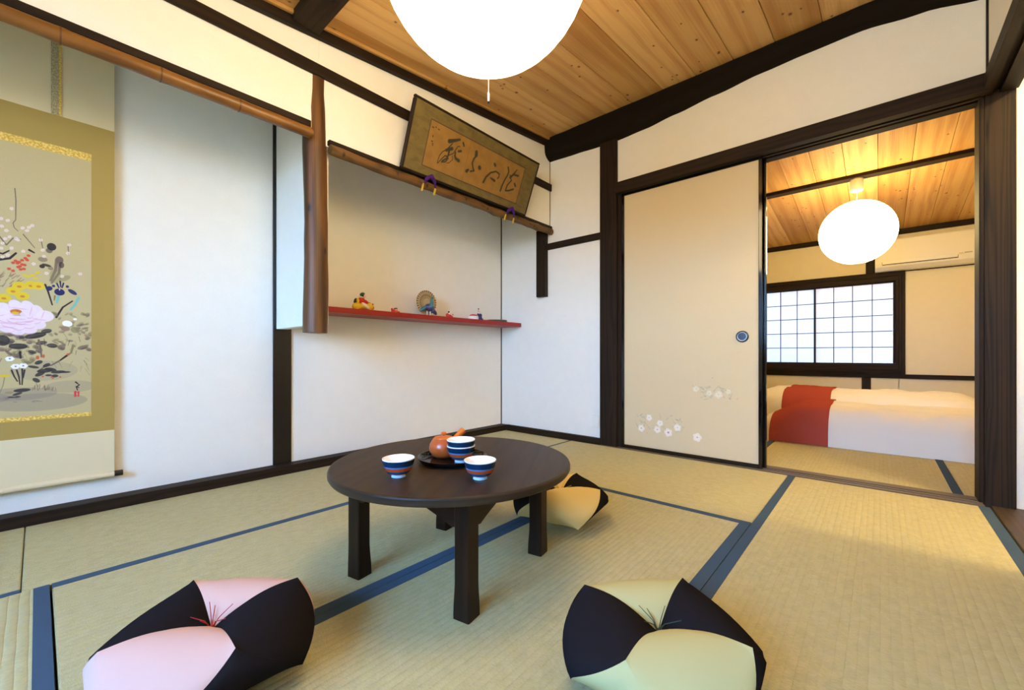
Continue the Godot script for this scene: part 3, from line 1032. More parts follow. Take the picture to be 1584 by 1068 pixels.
func build_alcove() -> void:
	# hanging scroll, 3 cm off the wall
	var s := thing("hanging_scroll", "long hanging scroll painting of a pink peony and blossoms in an olive silk mount", "scroll", Vector3(-0.08, 0.14, -2.506))
	var pal := [Color(0.17, 0.13, 0.13), Color(0.45, 0.38, 0.32), Color(0.90, 0.82, 0.80), Color(0.82, 0.28, 0.17), Color(0.86, 0.74, 0.16), Color(0.78, 0.46, 0.12), Color(0.13, 0.12, 0.34), Color(0.45, 0.72, 0.70), Color(0.93, 0.85, 0.88), Color(0.86, 0.62, 0.68), Color(0.52, 0.48, 0.32), Color(0.20, 0.18, 0.18), Color(0.58, 0.46, 0.36), Color(0.95, 0.94, 0.95), Color(0.50, 0.46, 0.44), Color(0.80, 0.25, 0.25)]
	var sn := noise_of(200, 0.8, 2)
	var im := picture(512, 1024, func(x: int, y: int) -> Color:
		var v := 1.0 + 0.03 * sn.get_noise_2d(x * 0.3, y * 2.0)
		return Color(0.755 * v, 0.685 * v, 0.50 * v))
	for q in PAINT:
		if q[0] == 0:
			dab(im, q[3], q[4], q[5], q[6], q[7], pal[int(q[1])], q[2])
		else:
			var pts := []
			for i in range(4, q.size(), 2):
				pts.append(Vector2(q[i], q[i + 1]))
			stroke(im, pts, q[3], q[3] * 0.7, pal[int(q[1])], q[2])
	var painting := mat(Color.WHITE, 0.85, tex(im))
	var silk := mat(c8(170, 142, 72), 0.75)
	var ivory := mat(c8(222, 206, 166), 0.85)
	var bn := noise_of(205, 0.09, 3)
	var brocade := mat(Color.WHITE, 0.5, tex(picture(256, 64, func(x: int, y: int) -> Color:
		return Color(0.80, 0.62, 0.20).lerp(Color(0.93, 0.82, 0.48), clampf(0.5 + 1.4 * bn.get_noise_2d(x, y), 0, 1)))), Vector2(0.25, 0.06))
	var ribbon_silk := mat(Color.WHITE, 0.7, tex(picture(64, 256, func(x: int, y: int) -> Color:
		return Color(0.74, 0.69, 0.54).lerp(Color(0.60, 0.55, 0.42), clampf(0.5 + 2.2 * bn.get_noise_2d(x * 1.6, y * 1.2), 0, 1)))), Vector2(0.06, 0.25))
	var y0 := s.position.y
	var put := func(called: String, xa: float, xb: float, ya: float, yb: float, m: Material, lift: float) -> MeshInstance3D:
		return part(called, box(Vector3(xb - xa, yb - ya, 0.0016), 0.0003), m, s, Vector3((xa + xb) / 2 - s.position.x, (ya + yb) / 2 - y0, lift))
	put.call("upper_mount", -0.383, 0.223, 1.632, 2.05, ivory, 0.0)
	put.call("silk_mount", -0.383, 0.223, 0.333, 1.632, silk, 0.0)
	put.call("lower_mount", -0.383, 0.223, 0.142, 0.333, ivory, 0.0)
	put.call("brocade_band", -0.312, 0.152, 1.478, 1.508, brocade, 0.0012)
	put.call("brocade_band", -0.312, 0.152, 0.402, 0.418, brocade, 0.0012)
	part("painting", panel(0.464, 1.06, 0.0016), painting, s, Vector3(0.0, 0.948 - y0, 0.0010))
	for x in [-0.21, 0.037]:
		var rb: MeshInstance3D = put.call("ribbon", x, x + 0.026, 1.632, 2.05, ribbon_silk, 0.004)
		part("gold_edge", box(Vector3(0.007, 0.418, 0.0018), 0.0003), brocade, rb, Vector3(0.0125, 0, 0.0006))
	part("roller", tube([Vector3(-0.303, 0, 0), Vector3(0.303, 0, 0)], [0.0125], 18), ivory, s, Vector3(0, 0.0015, 0))
	for sg in [-1.0, 1.0]:
		part("roller_knob", tube([Vector3(sg * 0.302, 0, 0), Vector3(sg * 0.33, 0, 0)], [0.0125], 18), M.black, s, Vector3(0, 0.0015, 0))
	part("hanging_cord", tube([Vector3(-0.2, 1.91, 0), Vector3(0, 1.95, 0), Vector3(0.2, 1.91, 0)], [0.003], 8), M.gold_thread, s)

	# framed calligraphy, leaning out from the wall
	var f := thing("calligraphy_frame", "framed ink calligraphy on brown paper leaning out above the red shelf", "picture", Vector3(1.837, 1.679, -1.962))
	f.rotation.x = atan2(0.135, 0.345)
	var w := 1.062
	var h := 0.374
	var outline_r := 0.018
	for sg in [-1.0, 1.0]:
		part("frame_rail", box(Vector3(w, 0.014, 0.026), 0.004, 0), M.dark, f, Vector3(0, h / 2 + sg * (h / 2 - 0.007), 0))
		part("frame_rail", box(Vector3(0.014, h - 0.028, 0.026), 0.004, 1), M.dark, f, Vector3(sg * (w / 2 - 0.007), h / 2, 0))
	for cx in [-1.0, 1.0]:
		for cy in [0.0, 1.0]:
			part("corner_knob", balls([[Vector3.ZERO, Vector3(outline_r, outline_r, 0.015) * 0.62]]), M.dark, f, Vector3(cx * (w / 2 - 0.008), h * cy + (0.008 if cy == 0.0 else -0.008), 0))
	var cn := noise_of(210, 0.012, 3)
	var cf := noise_of(211, 0.2, 2)
	var ci := picture(1024, 360, func(x: int, y: int) -> Color:
		var v := 1.0 + 0.10 * cn.get_noise_2d(x, y) + 0.04 * cf.get_noise_2d(x, y)
		if x > 108 and x < 908 and y > 62 and y < 314:
			var gold := absf(x - 405.0) < 1.5
			var edge := x < 114 or x > 902 or y < 68 or y > 308
			if edge:
				return Color(0.24, 0.18, 0.16)
			return Color(0.55 * v, 0.405 * v, 0.185 * v) * (0.82 if gold else 1.0)
		var patch := 0.92 if cn.get_noise_2d(x * 0.7 + 300.0, y * 2.0) > 0.12 else 1.0
		if absf(x - 405.0) < 1.5:
			patch *= 0.8
		return Color(0.42 * v, 0.355 * v, 0.185 * v) * patch)
	for q in INK:
		var pts := []
		for i in range(2, q.size(), 2):
			pts.append(Vector2(q[i], q[i + 1]))
		stroke(ci, pts, q[0], q[1], Color(0.17, 0.15, 0.12), 0.85)
	dab(ci, 142, 257, 8, 9, 0, Color(0.58, 0.34, 0.18), 0.7)
	part("calligraphy", panel(w - 0.02, h - 0.02, 0.008), mat(Color.WHITE, 0.35, tex(ci)), f, Vector3(0, h / 2, 0.006))
	# two bows of purple cord with gold tassels under the frame
	for x in [-0.34, 0.36]:
		var st := SurfaceTool.new()
		st.begin(Mesh.PRIMITIVE_TRIANGLES)
		add_ball(st, Vector3(-0.014, 0.004, 0), Vector3(0.018, 0.008, 0.007), Basis(Vector3(0, 0, 1), 0.7))
		add_ball(st, Vector3(0.014, 0.004, 0), Vector3(0.018, 0.008, 0.007), Basis(Vector3(0, 0, 1), -0.7))
		add_ball(st, Vector3(0, 0.012, 0.002), Vector3(0.008, 0.011, 0.008))
		add_tube(st, [Vector3(0, 0.01, 0), Vector3(-0.02, -0.008, 0), Vector3(-0.028, -0.022, 0)], [0.0035], 8)
		add_tube(st, [Vector3(0, 0.01, 0), Vector3(0.022, -0.008, 0), Vector3(0.03, -0.024, 0)], [0.0035], 8)
		var bow := part("cord_bow", st.commit(), M.purple, f, Vector3(x, -0.004, 0.026))
		bow.scale = Vector3.ONE * 1.45
		for sg in [-1.0, 1.0]:
			part("tassel", tube([Vector3(sg * 0.029, -0.02, 0), Vector3(sg * 0.030, -0.03, 0), Vector3(sg * 0.030, -0.05, 0)], [0.003, 0.0042, 0.005], 8), M.gold_thread, bow)

	# red shelf
	var sh := thing("red_shelf", "long red lacquered shelf board in the alcove", "shelf", Vector3(1.84, 0.898, -2.416))
	part("board", box(Vector3(1.79, 0.032, 0.236), 0.003, 0), M.red_shelf, sh, Vector3(0, 0.016, 0))
	# blank socket plate by the post
	var pl := thing("socket_plate", "small blank white plate low on the wall beside the door post", "plate", Vector3(2.740, 0.117, -1.574))
	part("plate", box(Vector3(0.008, 0.1, 0.068), 0.003), M.white_plastic, pl, Vector3(-0.003, 0.05, 0))
	part("cover", box(Vector3(0.004, 0.074, 0.044), 0.002), M.white_plastic, pl, Vector3(-0.008, 0.05, 0))


# ------------------------------------------------------------------ low table

func build_table() -> void:
	var t := thing("low_table", "round dark wooden low table on the tatami", "table", Vector3(0.872, 0, -1.014), deg_to_rad(11.0))
	var top := part("table_top", disc_top(0.367, 0.304, 0.330), M.table_top, t)
	top.rotation.y = deg_to_rad(20.0)
	for sx in [-1.0, 1.0]:
		for sz in [-1.0, 1.0]:
			part("leg", leg_mesh(sx, sz), M.table_wood, t, Vector3(sx * 0.2, 0, sz * 0.2))
	# aprons with a shallow arch
	var o := PackedVector2Array()
	o.append(Vector2(-0.18, 0.305))
	o.append(Vector2(-0.18, 0.228))
	for i in 13:
		var u := i / 12.0
		o.append(Vector2(-0.165 + 0.33 * u, 0.226 + 0.06 * pow(1.0 - absf(2.0 * u - 1.0), 0.9)))
	o.append(Vector2(0.18, 0.228))
	o.append(Vector2(0.18, 0.305))
	for k in 4:
		var a := PI / 2 * k
		var m := part("apron", prism(o, 0.02), M.table_wood, t)
		m.rotation.y = a
		m.position = Vector3(sin(a), 0, cos(a)) * 0.198
	# tray
	var tr := thing("tray", "round black lacquer tray holding the teapot and stacked bowls", "tray", Vector3(0.852, 0.330, -0.995))
	part("dish", lathe([Vector2(0, 0), Vector2(0.085, 0), Vector2(0.098, 0.004), Vector2(0.106, 0.016), Vector2(0.1065, 0.018), Vector2(0.104, 0.018), Vector2(0.096, 0.0065), Vector2(0.084, 0.004), Vector2(0, 0.004)], 56), M.lacquer, tr)
	# bowls
	var lin := func(r: float, g: float, b: float) -> Color: return c8(r, g, b).srgb_to_linear()
	var foot: Color = lin.call(176, 206, 228)
	var rust: Color = lin.call(150, 66, 46)
	var blue: Color = lin.call(32, 80, 118)
	var orange: Color = lin.call(192, 74, 32)
	var sky: Color = lin.call(70, 124, 172)
	var navy: Color = lin.call(18, 46, 70)
	var white: Color = lin.call(244, 240, 236)
	var prof := [[0.0, 0.001, foot], [0.016, 0.001, foot], [0.017, 0.0, foot], [0.0192, 0.0, foot], [0.0185, 0.007, rust], [0.026, 0.0100, rust], [0.029, 0.0125, blue], [0.0345, 0.0195, orange], [0.0385, 0.0285, sky], [0.0398, 0.0325, navy], [0.0418, 0.0410, navy], [0.0428, 0.0475, white], [0.0432, 0.0500, white], [0.0420, 0.0506, white], [0.0408, 0.0495, white], [0.0385, 0.0380, white], [0.0340, 0.0240, white], [0.0250, 0.0140, white], [0.0120, 0.0090, white], [0.0, 0.0080, white]]
	var cols := prof.map(func(q): return q[2])
	var bowl_mesh := lathe(prof.map(func(q): return Vector2(q[0], q[1])), 44, cols)
	var spots := [[Vector3(0.648, 0.330, -0.980), "striped blue and orange tea bowl at the left, left of the tray"], [Vector3(0.781, 0.330, -0.800), "striped blue and orange tea bowl at the right front, nearest the table edge"], [Vector3(0.853, 0.3345, -0.957), "lower striped tea bowl of the stack on the tray"], [Vector3(0.853, 0.3525, -0.957), "upper striped tea bowl of the stack on the tray"]]
	var first: Node3D
	for q in spots:
		var b: Node3D
		if first == null:
			b = thing("tea_bowl", q[1], "bowl", q[0], 0.0, "striped tea bowls")
			part("bowl", bowl_mesh, M.glaze, b)
			first = b
		else:
			b = first.duplicate()
			b.name = numbered("tea_bowl")
			add_child(b)
			b.position = q[0]
			b.set_meta("label", q[1])
	# teapot with a side handle
	var p := thing("teapot", "orange clay teapot with a side handle on the tray", "teapot", Vector3(0.858, 0.3345, -1.045))
	part("body", lathe([Vector2(0, 0.001), Vector2(0.027, 0.0), Vector2(0.036, 0.006), Vector2(0.0435, 0.018), Vector2(0.0455, 0.029), Vector2(0.0435, 0.041), Vector2(0.0375, 0.052), Vector2(0.033, 0.058), Vector2(0.0315, 0.0605), Vector2(0.028, 0.0605), Vector2(0.028, 0.052)], 44), M.pot, p)
	var lid := part("lid", lathe([Vector2(0.0285, 0.0595), Vector2(0.030, 0.0605), Vector2(0.0295, 0.0625), Vector2(0.018, 0.0655), Vector2(0.005, 0.0668), Vector2(0, 0.067)], 40), M.pot_rough, p)
	part("knob", lathe([Vector2(0.0045, 0.0665), Vector2(0.0042, 0.0695), Vector2(0.0085, 0.0735), Vector2(0.0085, 0.077), Vector2(0.006, 0.0785), Vector2(0, 0.0788)], 24), M.pot_rough, lid)
	var hd := Vector3(0.80, 0.52, 0.10).normalized()
	var h0 := Vector3(0.030, 0.046, 0.004)
	part("handle", tube([h0, h0 + hd * 0.012, h0 + hd * 0.03, h0 + hd * 0.052, h0 + hd * 0.054, h0 + hd * 0.0535, h0 + hd * 0.042], [0.0085, 0.0075, 0.0085, 0.0112, 0.0108, 0.0085, 0.0078], 20), M.pot_rough, p)
	var sd := Vector3(0.1, 0.55, 0.8).normalized()
	var s0 := Vector3(0.0, 0.028, 0.036)
	part("spout", tube([s0, s0 + sd * 0.016, s0 + sd * 0.034], [0.0105, 0.008, 0.006], 16), M.pot, p)


# a round board with softened rims
func disc_top(r: float, y0: float, y1: float) -> ArrayMesh:
	var st := SurfaceTool.new()
	st.begin(Mesh.PRIMITIVE_TRIANGLES)
	var seg := 96
	var prof := [Vector2(r - 0.012, y0), Vector2(r - 0.004, y0 + 0.003), Vector2(r, y0 + 0.010), Vector2(r, y1 - 0.007), Vector2(r - 0.002, y1 - 0.002), Vector2(r - 0.006, y1)]
	for k in seg:
		var t0 := TAU * k / seg
		var t1 := TAU * (k + 1) / seg
		var d0 := Vector3(cos(t0), 0, sin(t0))
		var d1 := Vector3(cos(t1), 0, sin(t1))
		for i in prof.size() - 1:
			var a: Vector2 = prof[i]
			var b: Vector2 = prof[i + 1]
			var na := Vector2(1, 0)
			var nb := Vector2(1, 0)
			if i == 0:
				na = Vector2(0.2, -1).normalized()
				nb = Vector2(0.8, -0.6)
			elif i == 1:
				na = Vector2(0.8, -0.6)
			elif i == 3:
				nb = Vector2(0.8, 0.6)
			elif i == 4:
				na = Vector2(0.8, 0.6)
				nb = Vector2(0.2, 1).normalized()
			var up := Vector3.UP
			quad(st, [d0 * a.x + up * a.y, d1 * a.x + up * a.y, d1 * b.x + up * b.y, d0 * b.x + up * b.y], [d0 * na.x + up * na.y, d1 * na.x + up * na.y, d1 * nb.x + up * nb.y, d0 * nb.x + up * nb.y],
				[Vector2(t0 * r, a.y), Vector2(t1 * r, a.y), Vector2(t1 * r, b.y), Vector2(t0 * r, b.y)], d0 + d1)
		for f in [[y1, prof[5].x, 1.0], [y0, prof[0].x, -1.0]]:
			var n := Vector3(0, f[2], 0)
			var c := Vector3(0, f[0], 0)
			var a: Vector3 = c + d0 * f[1]
			var b: Vector3 = c + d1 * f[1]
			tri(st, [c, a, b], [n, n, n], [Vector2.ZERO, Vector2(a.x, a.z), Vector2(b.x, b.z)], n)
	return st.commit()


# a square leg whose outer faces are straight and whose foot flares inwards
func leg_mesh(sx: float, sz: float) -> ArrayMesh:
	var st := SurfaceTool.new()
	st.begin(Mesh.PRIMITIVE_TRIANGLES)
	var levels := [[0.0, 0.0250], [0.010, 0.0250], [0.035, 0.0245], [0.065, 0.0232], [0.09, 0.0226], [0.305, 0.0226]]
	var ring := func(y: float, hw: float) -> Array:
		var out := []
		var b := 0.003
		var shift := Vector3(sx, 0, sz) * (0.0215 - hw) * 0.5
		for q in [[1, 1], [-1, 1], [-1, -1], [1, -1]]:
			var first := Vector3(q[0] * hw, y, q[1] * (hw - b))
			var second := Vector3(q[0] * (hw - b), y, q[1] * hw)
			if q[0] * q[1] < 0:
				var s := first
				first = second
				second = s
			out.append(first + shift)
			out.append(second + shift)
		return out
	var rings := levels.map(func(l): return ring.call(l[0], l[1]))
	for i in rings.size() - 1:
		for k in 8:
			var a: Vector3 = rings[i][k]
			var b: Vector3 = rings[i][(k + 1) % 8]
			var c: Vector3 = rings[i + 1][(k + 1) % 8]
			var e: Vector3 = rings[i + 1][k]
			var out := (a + b) * Vector3(0.5, 0, 0.5)
			var n := (b - a).cross(e - a).normalized()
			if n.dot(out) < 0.0:
				n = -n
			quad(st, [a, b, c, e], [n, n, n, n], [Vector2(a.y, k * 0.02), Vector2(a.y, k * 0.02 + 0.02), Vector2(c.y, k * 0.02 + 0.02), Vector2(c.y, k * 0.02)], n)
	for e in [0, rings.size() - 1]:
		var n := Vector3(0, -1.0 if e == 0 else 1.0, 0)
		for k in range(1, 7):
			tri(st, [rings[e][0], rings[e][k], rings[e][k + 1]], [n, n, n], [Vector2.ZERO, Vector2(0.02, 0), Vector2(0, 0.02)], n)
	return st.commit()


# ------------------------------------------------------------------ cushions

# a tied four-panel cushion: two panels light, two dark, each wrapping over the edge to the side
func cushion_panel(k: int) -> ArrayMesh:
	var ra := 0.163
	var ha := 0.150
	var rs := 0.178
	var hs := 0.034
	var ring := func(r: float, y: float, a: float) -> Vector3: return Vector3(cos(a) * r, y, sin(a) * r)
	var a0: Vector3 = ring.call(ra, ha, PI / 2 * k)
	var a1: Vector3 = ring.call(ra, ha, PI / 2 * (k + 1))
	var s1: Vector3 = ring.call(rs, hs, PI / 2 * (k + 0.5))
	var s2: Vector3 = ring.call(rs, hs, PI / 2 * (k + 1.5))
	var top := Vector3(0, 0.110, 0)
	var bottom := Vector3(0, 0.002, 0)
	var mid := Vector3(0, 0.06, 0)
	var blow := func(p: Vector3, u: float, v: float, much: float) -> Vector3:
		var puff := pow(4.0 * u * (1.0 - u), 0.6) * pow(4.0 * v * (1.0 - v), 0.6)
		return p + (p - mid).normalized() * much * puff
	var flat_ := func(v: Vector3) -> Vector3: return Vector3(v.x, 0, v.z).normalized()
	var st := SurfaceTool.new()
	st.begin(Mesh.PRIMITIVE_TRIANGLES)
	add_sheet(st, 14, 14, func(u: float, v: float) -> Vector3:
		var p: Vector3 = top.lerp(a0, u).lerp(a1.lerp(s1, u), v)
		p.y += 0.016 * (sin(PI * u) * (1.0 - v) + sin(PI * v) * (1.0 - u))
		p += flat_.call(p + s1 * 0.001) * 0.028 * (sin(PI * v) * u * u + sin(PI * u) * v * v)
		return blow.call(p, u, v, 0.026), a0 + a1 + Vector3(0, 0.3, 0), Vector2(0.2, 0.2))
	add_sheet(st, 14, 14, func(u: float, v: float) -> Vector3:
		var p: Vector3 = a1.lerp(s2, u).lerp(s1.lerp(bottom, u), v)
		p += flat_.call(p + a1 * 0.001) * 0.028 * (sin(PI * u) * (1.0 - v) * (1.0 - v) + sin(PI * v) * (1.0 - u) * (1.0 - u))
		p = blow.call(p, u, v, 0.026)
		p.y = maxf(p.y, 0.0006)
		return p, a1 - Vector3(0, 0.1, 0), Vector2(0.2, 0.2))
	return st.commit()


func build_cushions() -> void:
	var meshes := []
	for k in 4:
		meshes.append(cushion_panel(k))
	for q in [[Vector3(0.231, 0, -1.003), 1.571 - 0.02, M.pink, M.red_thread, "pink and black four-panel floor cushion at the left front"], [Vector3(0.812, 0, -0.328), 1.571 + 0.06, M.green, M.green_thread, "pale green and black four-panel floor cushion at the right front"], [Vector3(1.376, 0, -0.952), 1.571 + 0.17, M.yellow, M.gold_thread, "straw yellow and black four-panel floor cushion behind the table"]]:
		var c := thing("floor_cushion", q[4], "cushion", q[0], q[1], "four-panel floor cushions")
		for k in 4:
			part("panel", meshes[k], q[2] if k % 2 == 0 else M.navy, c)
		var st := SurfaceTool.new()
		st.begin(Mesh.PRIMITIVE_TRIANGLES)
		for i in 6:
			var a := i * 1.2 + 0.4
			var d := Vector3(cos(a), 0, sin(a))
			add_tube(st, [Vector3(0, 0.110, 0), d * 0.012 + Vector3(0, 0.129, 0), d * (0.03 + 0.006 * (i % 3)) + Vector3(0, 0.142 + 0.004 * (i % 2), 0)], [0.0011, 0.0009, 0.0007], 6)
		add_ball(st, Vector3(0, 0.113, 0), Vector3(0.006, 0.005, 0.006))
		part("thread_tuft", st.commit(), q[3], c)


# ------------------------------------------------------------------ bedroom things

func bedding(x0: float, x1: float, z0: float, z1: float, height: float, seed_: int, lift: float, za: float, zb: float, nz: int) -> ArrayMesh:
	var n := noise_of(seed_, 1.0, 4)
	var w := x1 - x0
	var place := func(u: float, v: float) -> Vector3:
		var z := lerpf(za, zb, v)
		var end := minf(z - z0, z1 - z)
		var hh := height * (0.62 + 0.38 * smoothstep(0.0, 0.30, end)) if end > 0.03 else height * 0.62 * sqrt(clampf(end / 0.03, 0, 1))
		# across: a soft block, flat on top, steep at the sides
		var a := (u * 2.0 - 1.0)
		var e := signf(a) * pow(absf(a), 0.55)
		var x := (x0 + x1) / 2 + w / 2 * clampf(e * 1.0, -1, 1)
		var y := hh * pow(maxf(0.0, 1.0 - pow(absf(e), 7.0)), 0.5) * (0.90 + 0.10 * cos(a * PI * 0.5))
		y *= 1.0 + 0.07 * n.get_noise_2d(x * 2.2, z * 2.2)
		var out := n.get_noise_2d(y * 6.0 + 40.0, z * 3.0) * 0.02 * smoothstep(0.0, 0.08, y)
		var p := Vector3(x - signf(a) * maxf(out, 0.0), maxf(y, 0.0) + 0.004 * n.get_noise_2d(x * 9.0, z * 7.0) * smoothstep(0.0, 0.06, y), z)
		var dirn := Vector3(e * absf(e) * absf(e), 1.0 - absf(e) * 0.8, 0).normalized()
		return p + dirn * lift
	return sheet(44, nz, place, Vector3.UP, Vector2(1.6, zb - za))


func build_bedroom() -> void:
	for q in [[3.735, 4.72, -0.72, 1.20, 0.27, 300, -0.64, -0.275, "white futon bedding nearest the sliding doors", "brick red runner across the nearer white futon"], [4.80, 5.86, -1.12, 0.80, 0.315, 310, -0.72, -0.34, "white futon bedding under the bedroom window", "brick red runner across the farther white futon"]]:
		var f := thing("futon", q[8], "bed", Vector3(0, 0, 0), 0.0, "white futons")
		f.position = Vector3((q[0] + q[1]) / 2, 0, (q[2] + q[3]) / 2)
		var duvet := part("duvet", bedding(q[0], q[1], q[2], q[3], q[4], q[5], 0.0, q[2], q[3], 70), M.linen, f)
		duvet.position = -f.position
		part("mattress", box(Vector3(q[1] - q[0] - 0.10, 0.05, q[3] - q[2] - 0.14), 0.02), M.linen, f, Vector3(0, 0.025, 0))
		var r := thing("bed_runner", q[9], "bed runner", Vector3((q[0] + q[1]) / 2, 0, (q[6] + q[7]) / 2), 0.0, "red bed runners")
		var cloth_part := part("cloth", bedding(q[0], q[1], q[2], q[3], q[4], q[5], 0.008, q[6], q[7], 16), M.runner, r)
		cloth_part.position = -r.position
	# air conditioner
	var a := thing("air_conditioner", "white wall air conditioner beside the bedroom ceiling", "air conditioner", Vector3(6.40, 1.598, 0.36))
	var o := PackedVector2Array([Vector2(0.0, 0.0), Vector2(-0.13, 0.0), Vector2(-0.185, 0.035), Vector2(-0.2, 0.075), Vector2(-0.2, 0.325), Vector2(-0.19, 0.335), Vector2(0.0, 0.335)])
	part("housing", prism(o, 0.79), M.white_plastic, a, Vector3(0, 0, -0.395))
	part("front_panel", box(Vector3(0.012, 0.235, 0.75), 0.005), M.white_plastic, a, Vector3(-0.203, 0.205, 0))
	part("vent_shadow_gap", box(Vector3(0.008, 0.048, 0.585), 0.002), M.grey_plastic, a, Vector3(-0.197, 0.076, -0.045))
	var lv := part("louvre", box(Vector3(0.008, 0.040, 0.575), 0.003), M.white_plastic, a, Vector3(-0.202, 0.081, -0.045))
	lv.rotation.z = 0.12
	part("louvre_gap", box(Vector3(0.006, 0.006, 0.575), 0.001), M.black, a, Vector3(-0.201, 0.056, -0.045))
	part("maker_mark", box(Vector3(0.002, 0.010, 0.055), 0.0005), M.grey_plastic, a, Vector3(-0.2095, 0.098, 0.315))
	part("signal_lamp_strip", box(Vector3(0.002, 0.006, 0.03), 0.0005), M.grey_plastic, a, Vector3(-0.2095, 0.095, 0.265))


# ------------------------------------------------------------------ figurines on the red shelf

func build_figurines() -> void:
	var y := 0.930
	var yellow := mat(c8(226, 190, 40), 0.5)
	var red := mat(c8(196, 34, 28), 0.5)
	var skin := mat(c8(240, 214, 196), 0.6)
	var green := mat(c8(24, 84, 66), 0.5)
	var ink := mat(c8(26, 20, 22), 0.5)
	var white := mat(c8(240, 232, 220), 0.5)
	var orange := mat(c8(222, 106, 44), 0.5)
	var blue := mat(c8(34, 34, 112), 0.4)
	# a rider in red on a yellow animal, facing right
	var a := thing("rider_figurine", "painted figurine of a red-coated rider on a yellow animal", "figurine", Vector3(1.335, y, -2.40))
	part("animal_body", balls([[Vector3(-0.040, 0.026, 0), Vector3(0.032, 0.026, 0.026)], [Vector3(0.0, 0.030, 0), Vector3(0.045, 0.020, 0.024)], [Vector3(0.042, 0.032, 0), Vector3(0.022, 0.024, 0.020), 0.4], [Vector3(-0.050, 0.008, 0.015), Vector3(0.012, 0.008, 0.010)], [Vector3(0.034, 0.008, 0.015), Vector3(0.012, 0.008, 0.010)], [Vector3(0.034, 0.008, -0.015), Vector3(0.012, 0.008, 0.010)], [Vector3(-0.050, 0.008, -0.015), Vector3(0.012, 0.008, 0.010)]]), yellow, a)
	part("muzzle", balls([[Vector3(0.060, 0.026, 0), Vector3(0.012, 0.014, 0.013), 0.4], [Vector3(0.057, 0.045, 0.012), Vector3(0.006, 0.008, 0.004)], [Vector3(0.057, 0.045, -0.012), Vector3(0.006, 0.008, 0.004)]]), orange, a)
	part("mane", balls([[Vector3(0.036, 0.052, 0), Vector3(0.018, 0.007, 0.008), -0.1]]), mat(c8(120, 140, 40), 0.6), a)
	part("tail", balls([[Vector3(-0.052, 0.058, 0), Vector3(0.010, 0.019, 0.010), -0.25], [Vector3(-0.030, 0.070, 0), Vector3(0.012, 0.007, 0.010)]]), ink, a)
	part("saddle", balls([[Vector3(-0.040, 0.062, 0), Vector3(0.012, 0.016, 0.016)]]), yellow, a)
	part("coat", balls([[Vector3(-0.012, 0.064, 0), Vector3(0.022, 0.021, 0.020), -0.3], [Vector3(0.010, 0.058, 0.012), Vector3(0.018, 0.010, 0.009), -0.5]]), red, a)
	part("trousers", balls([[Vector3(-0.002, 0.036, 0.019), Vector3(0.024, 0.011, 0.010), -0.55], [Vector3(0.018, 0.022, 0.020), Vector3(0.012, 0.009, 0.008), -0.4]]), white, a)
	part("collar", balls([[Vector3(-0.015, 0.084, 0), Vector3(0.014, 0.008, 0.012), -0.2]]), white, a)
	part("head", balls([[Vector3(0.002, 0.095, 0), Vector3(0.014, 0.015, 0.014)]]), skin, a)
	part("cap", balls([[Vector3(-0.007, 0.103, 0), Vector3(0.016, 0.012, 0.015), 0.45]]), green, a)
	part("hair", balls([[Vector3(-0.008, 0.095, 0), Vector3(0.011, 0.009, 0.0145), 0.4]]), ink, a)
	# a reclining child
	var b := thing("reclining_figurine", "tiny painted figurine of a child lying in red and yellow", "figurine", Vector3(1.560, y, -2.40))
	part("robe", balls([[Vector3(-0.012, 0.014, 0), Vector3(0.018, 0.014, 0.014), 0.5], [Vector3(0.022, 0.010, 0), Vector3(0.016, 0.010, 0.012)], [Vector3(-0.022, 0.026, 0), Vector3(0.007, 0.012, 0.009), 0.3]]), red, b)
	part("sash", balls([[Vector3(-0.002, 0.006, 0.006), Vector3(0.022, 0.006, 0.012)]]), yellow, b)
	part("head", balls([[Vector3(0.004, 0.024, 0.004), Vector3(0.014, 0.012, 0.013)]]), mat(c8(216, 140, 112), 0.6), b)
	part("hair", balls([[Vector3(0.003, 0.034, 0.002), Vector3(0.014, 0.006, 0.012), 0.15]]), ink, b)
	part("tail_end", balls([[Vector3(0.038, 0.006, 0), Vector3(0.012, 0.006, 0.008)]]), mat(c8(120, 112, 40), 0.6), b)
	# peacock with its tail spread
	var p := thing("peacock_figurine", "metal peacock figurine with its tail fanned out", "figurine", Vector3(1.815, y, -2.40))
	var body := mat(c8(84, 84, 126), 0.28)
	body.metallic = 0.3
	var teal := mat(c8(74, 132, 140), 0.3)
	teal.metallic = 0.4
	var bronze := mat(c8(128, 104, 62), 0.5)
	part("body", balls([[Vector3(0.008, 0.062, 0.022), Vector3(0.036, 0.028, 0.036)], [Vector3(0.036, 0.044, 0.018), Vector3(0.020, 0.020, 0.026), -0.7]]), body, p)
	part("neck", tube([Vector3(0.004, 0.070, 0.045), Vector3(0.004, 0.092, 0.055), Vector3(0.004, 0.110, 0.053), Vector3(0.004, 0.122, 0.058)], [0.016, 0.011, 0.008, 0.008], 14), teal, p)
	part("head", balls([[Vector3(0.004, 0.125, 0.061), Vector3(0.009, 0.009, 0.011)]]), teal, p)
	part("beak", balls([[Vector3(0.018, 0.124, 0.066), Vector3(0.010, 0.003, 0.003)]]), yellow, p)
	part("crest", tube([Vector3(0.003, 0.132, 0.058), Vector3(0.003, 0.148, 0.056)], [0.001, 0.003], 8), bronze, p)
	part("wing", balls([[Vector3(-0.040, 0.052, 0.02), Vector3(0.034, 0.014, 0.016), 0.55]]), teal, p)
	part("wing", balls([[Vector3(0.056, 0.034, 0.02), Vector3(0.026, 0.012, 0.016), -0.9]]), body, p)
	for sx in [-0.010, 0.018]:
		part("leg", tube([Vector3(sx, 0.042, 0.02), Vector3(sx, 0.002, 0.02)], [0.0034], 10), white, p)
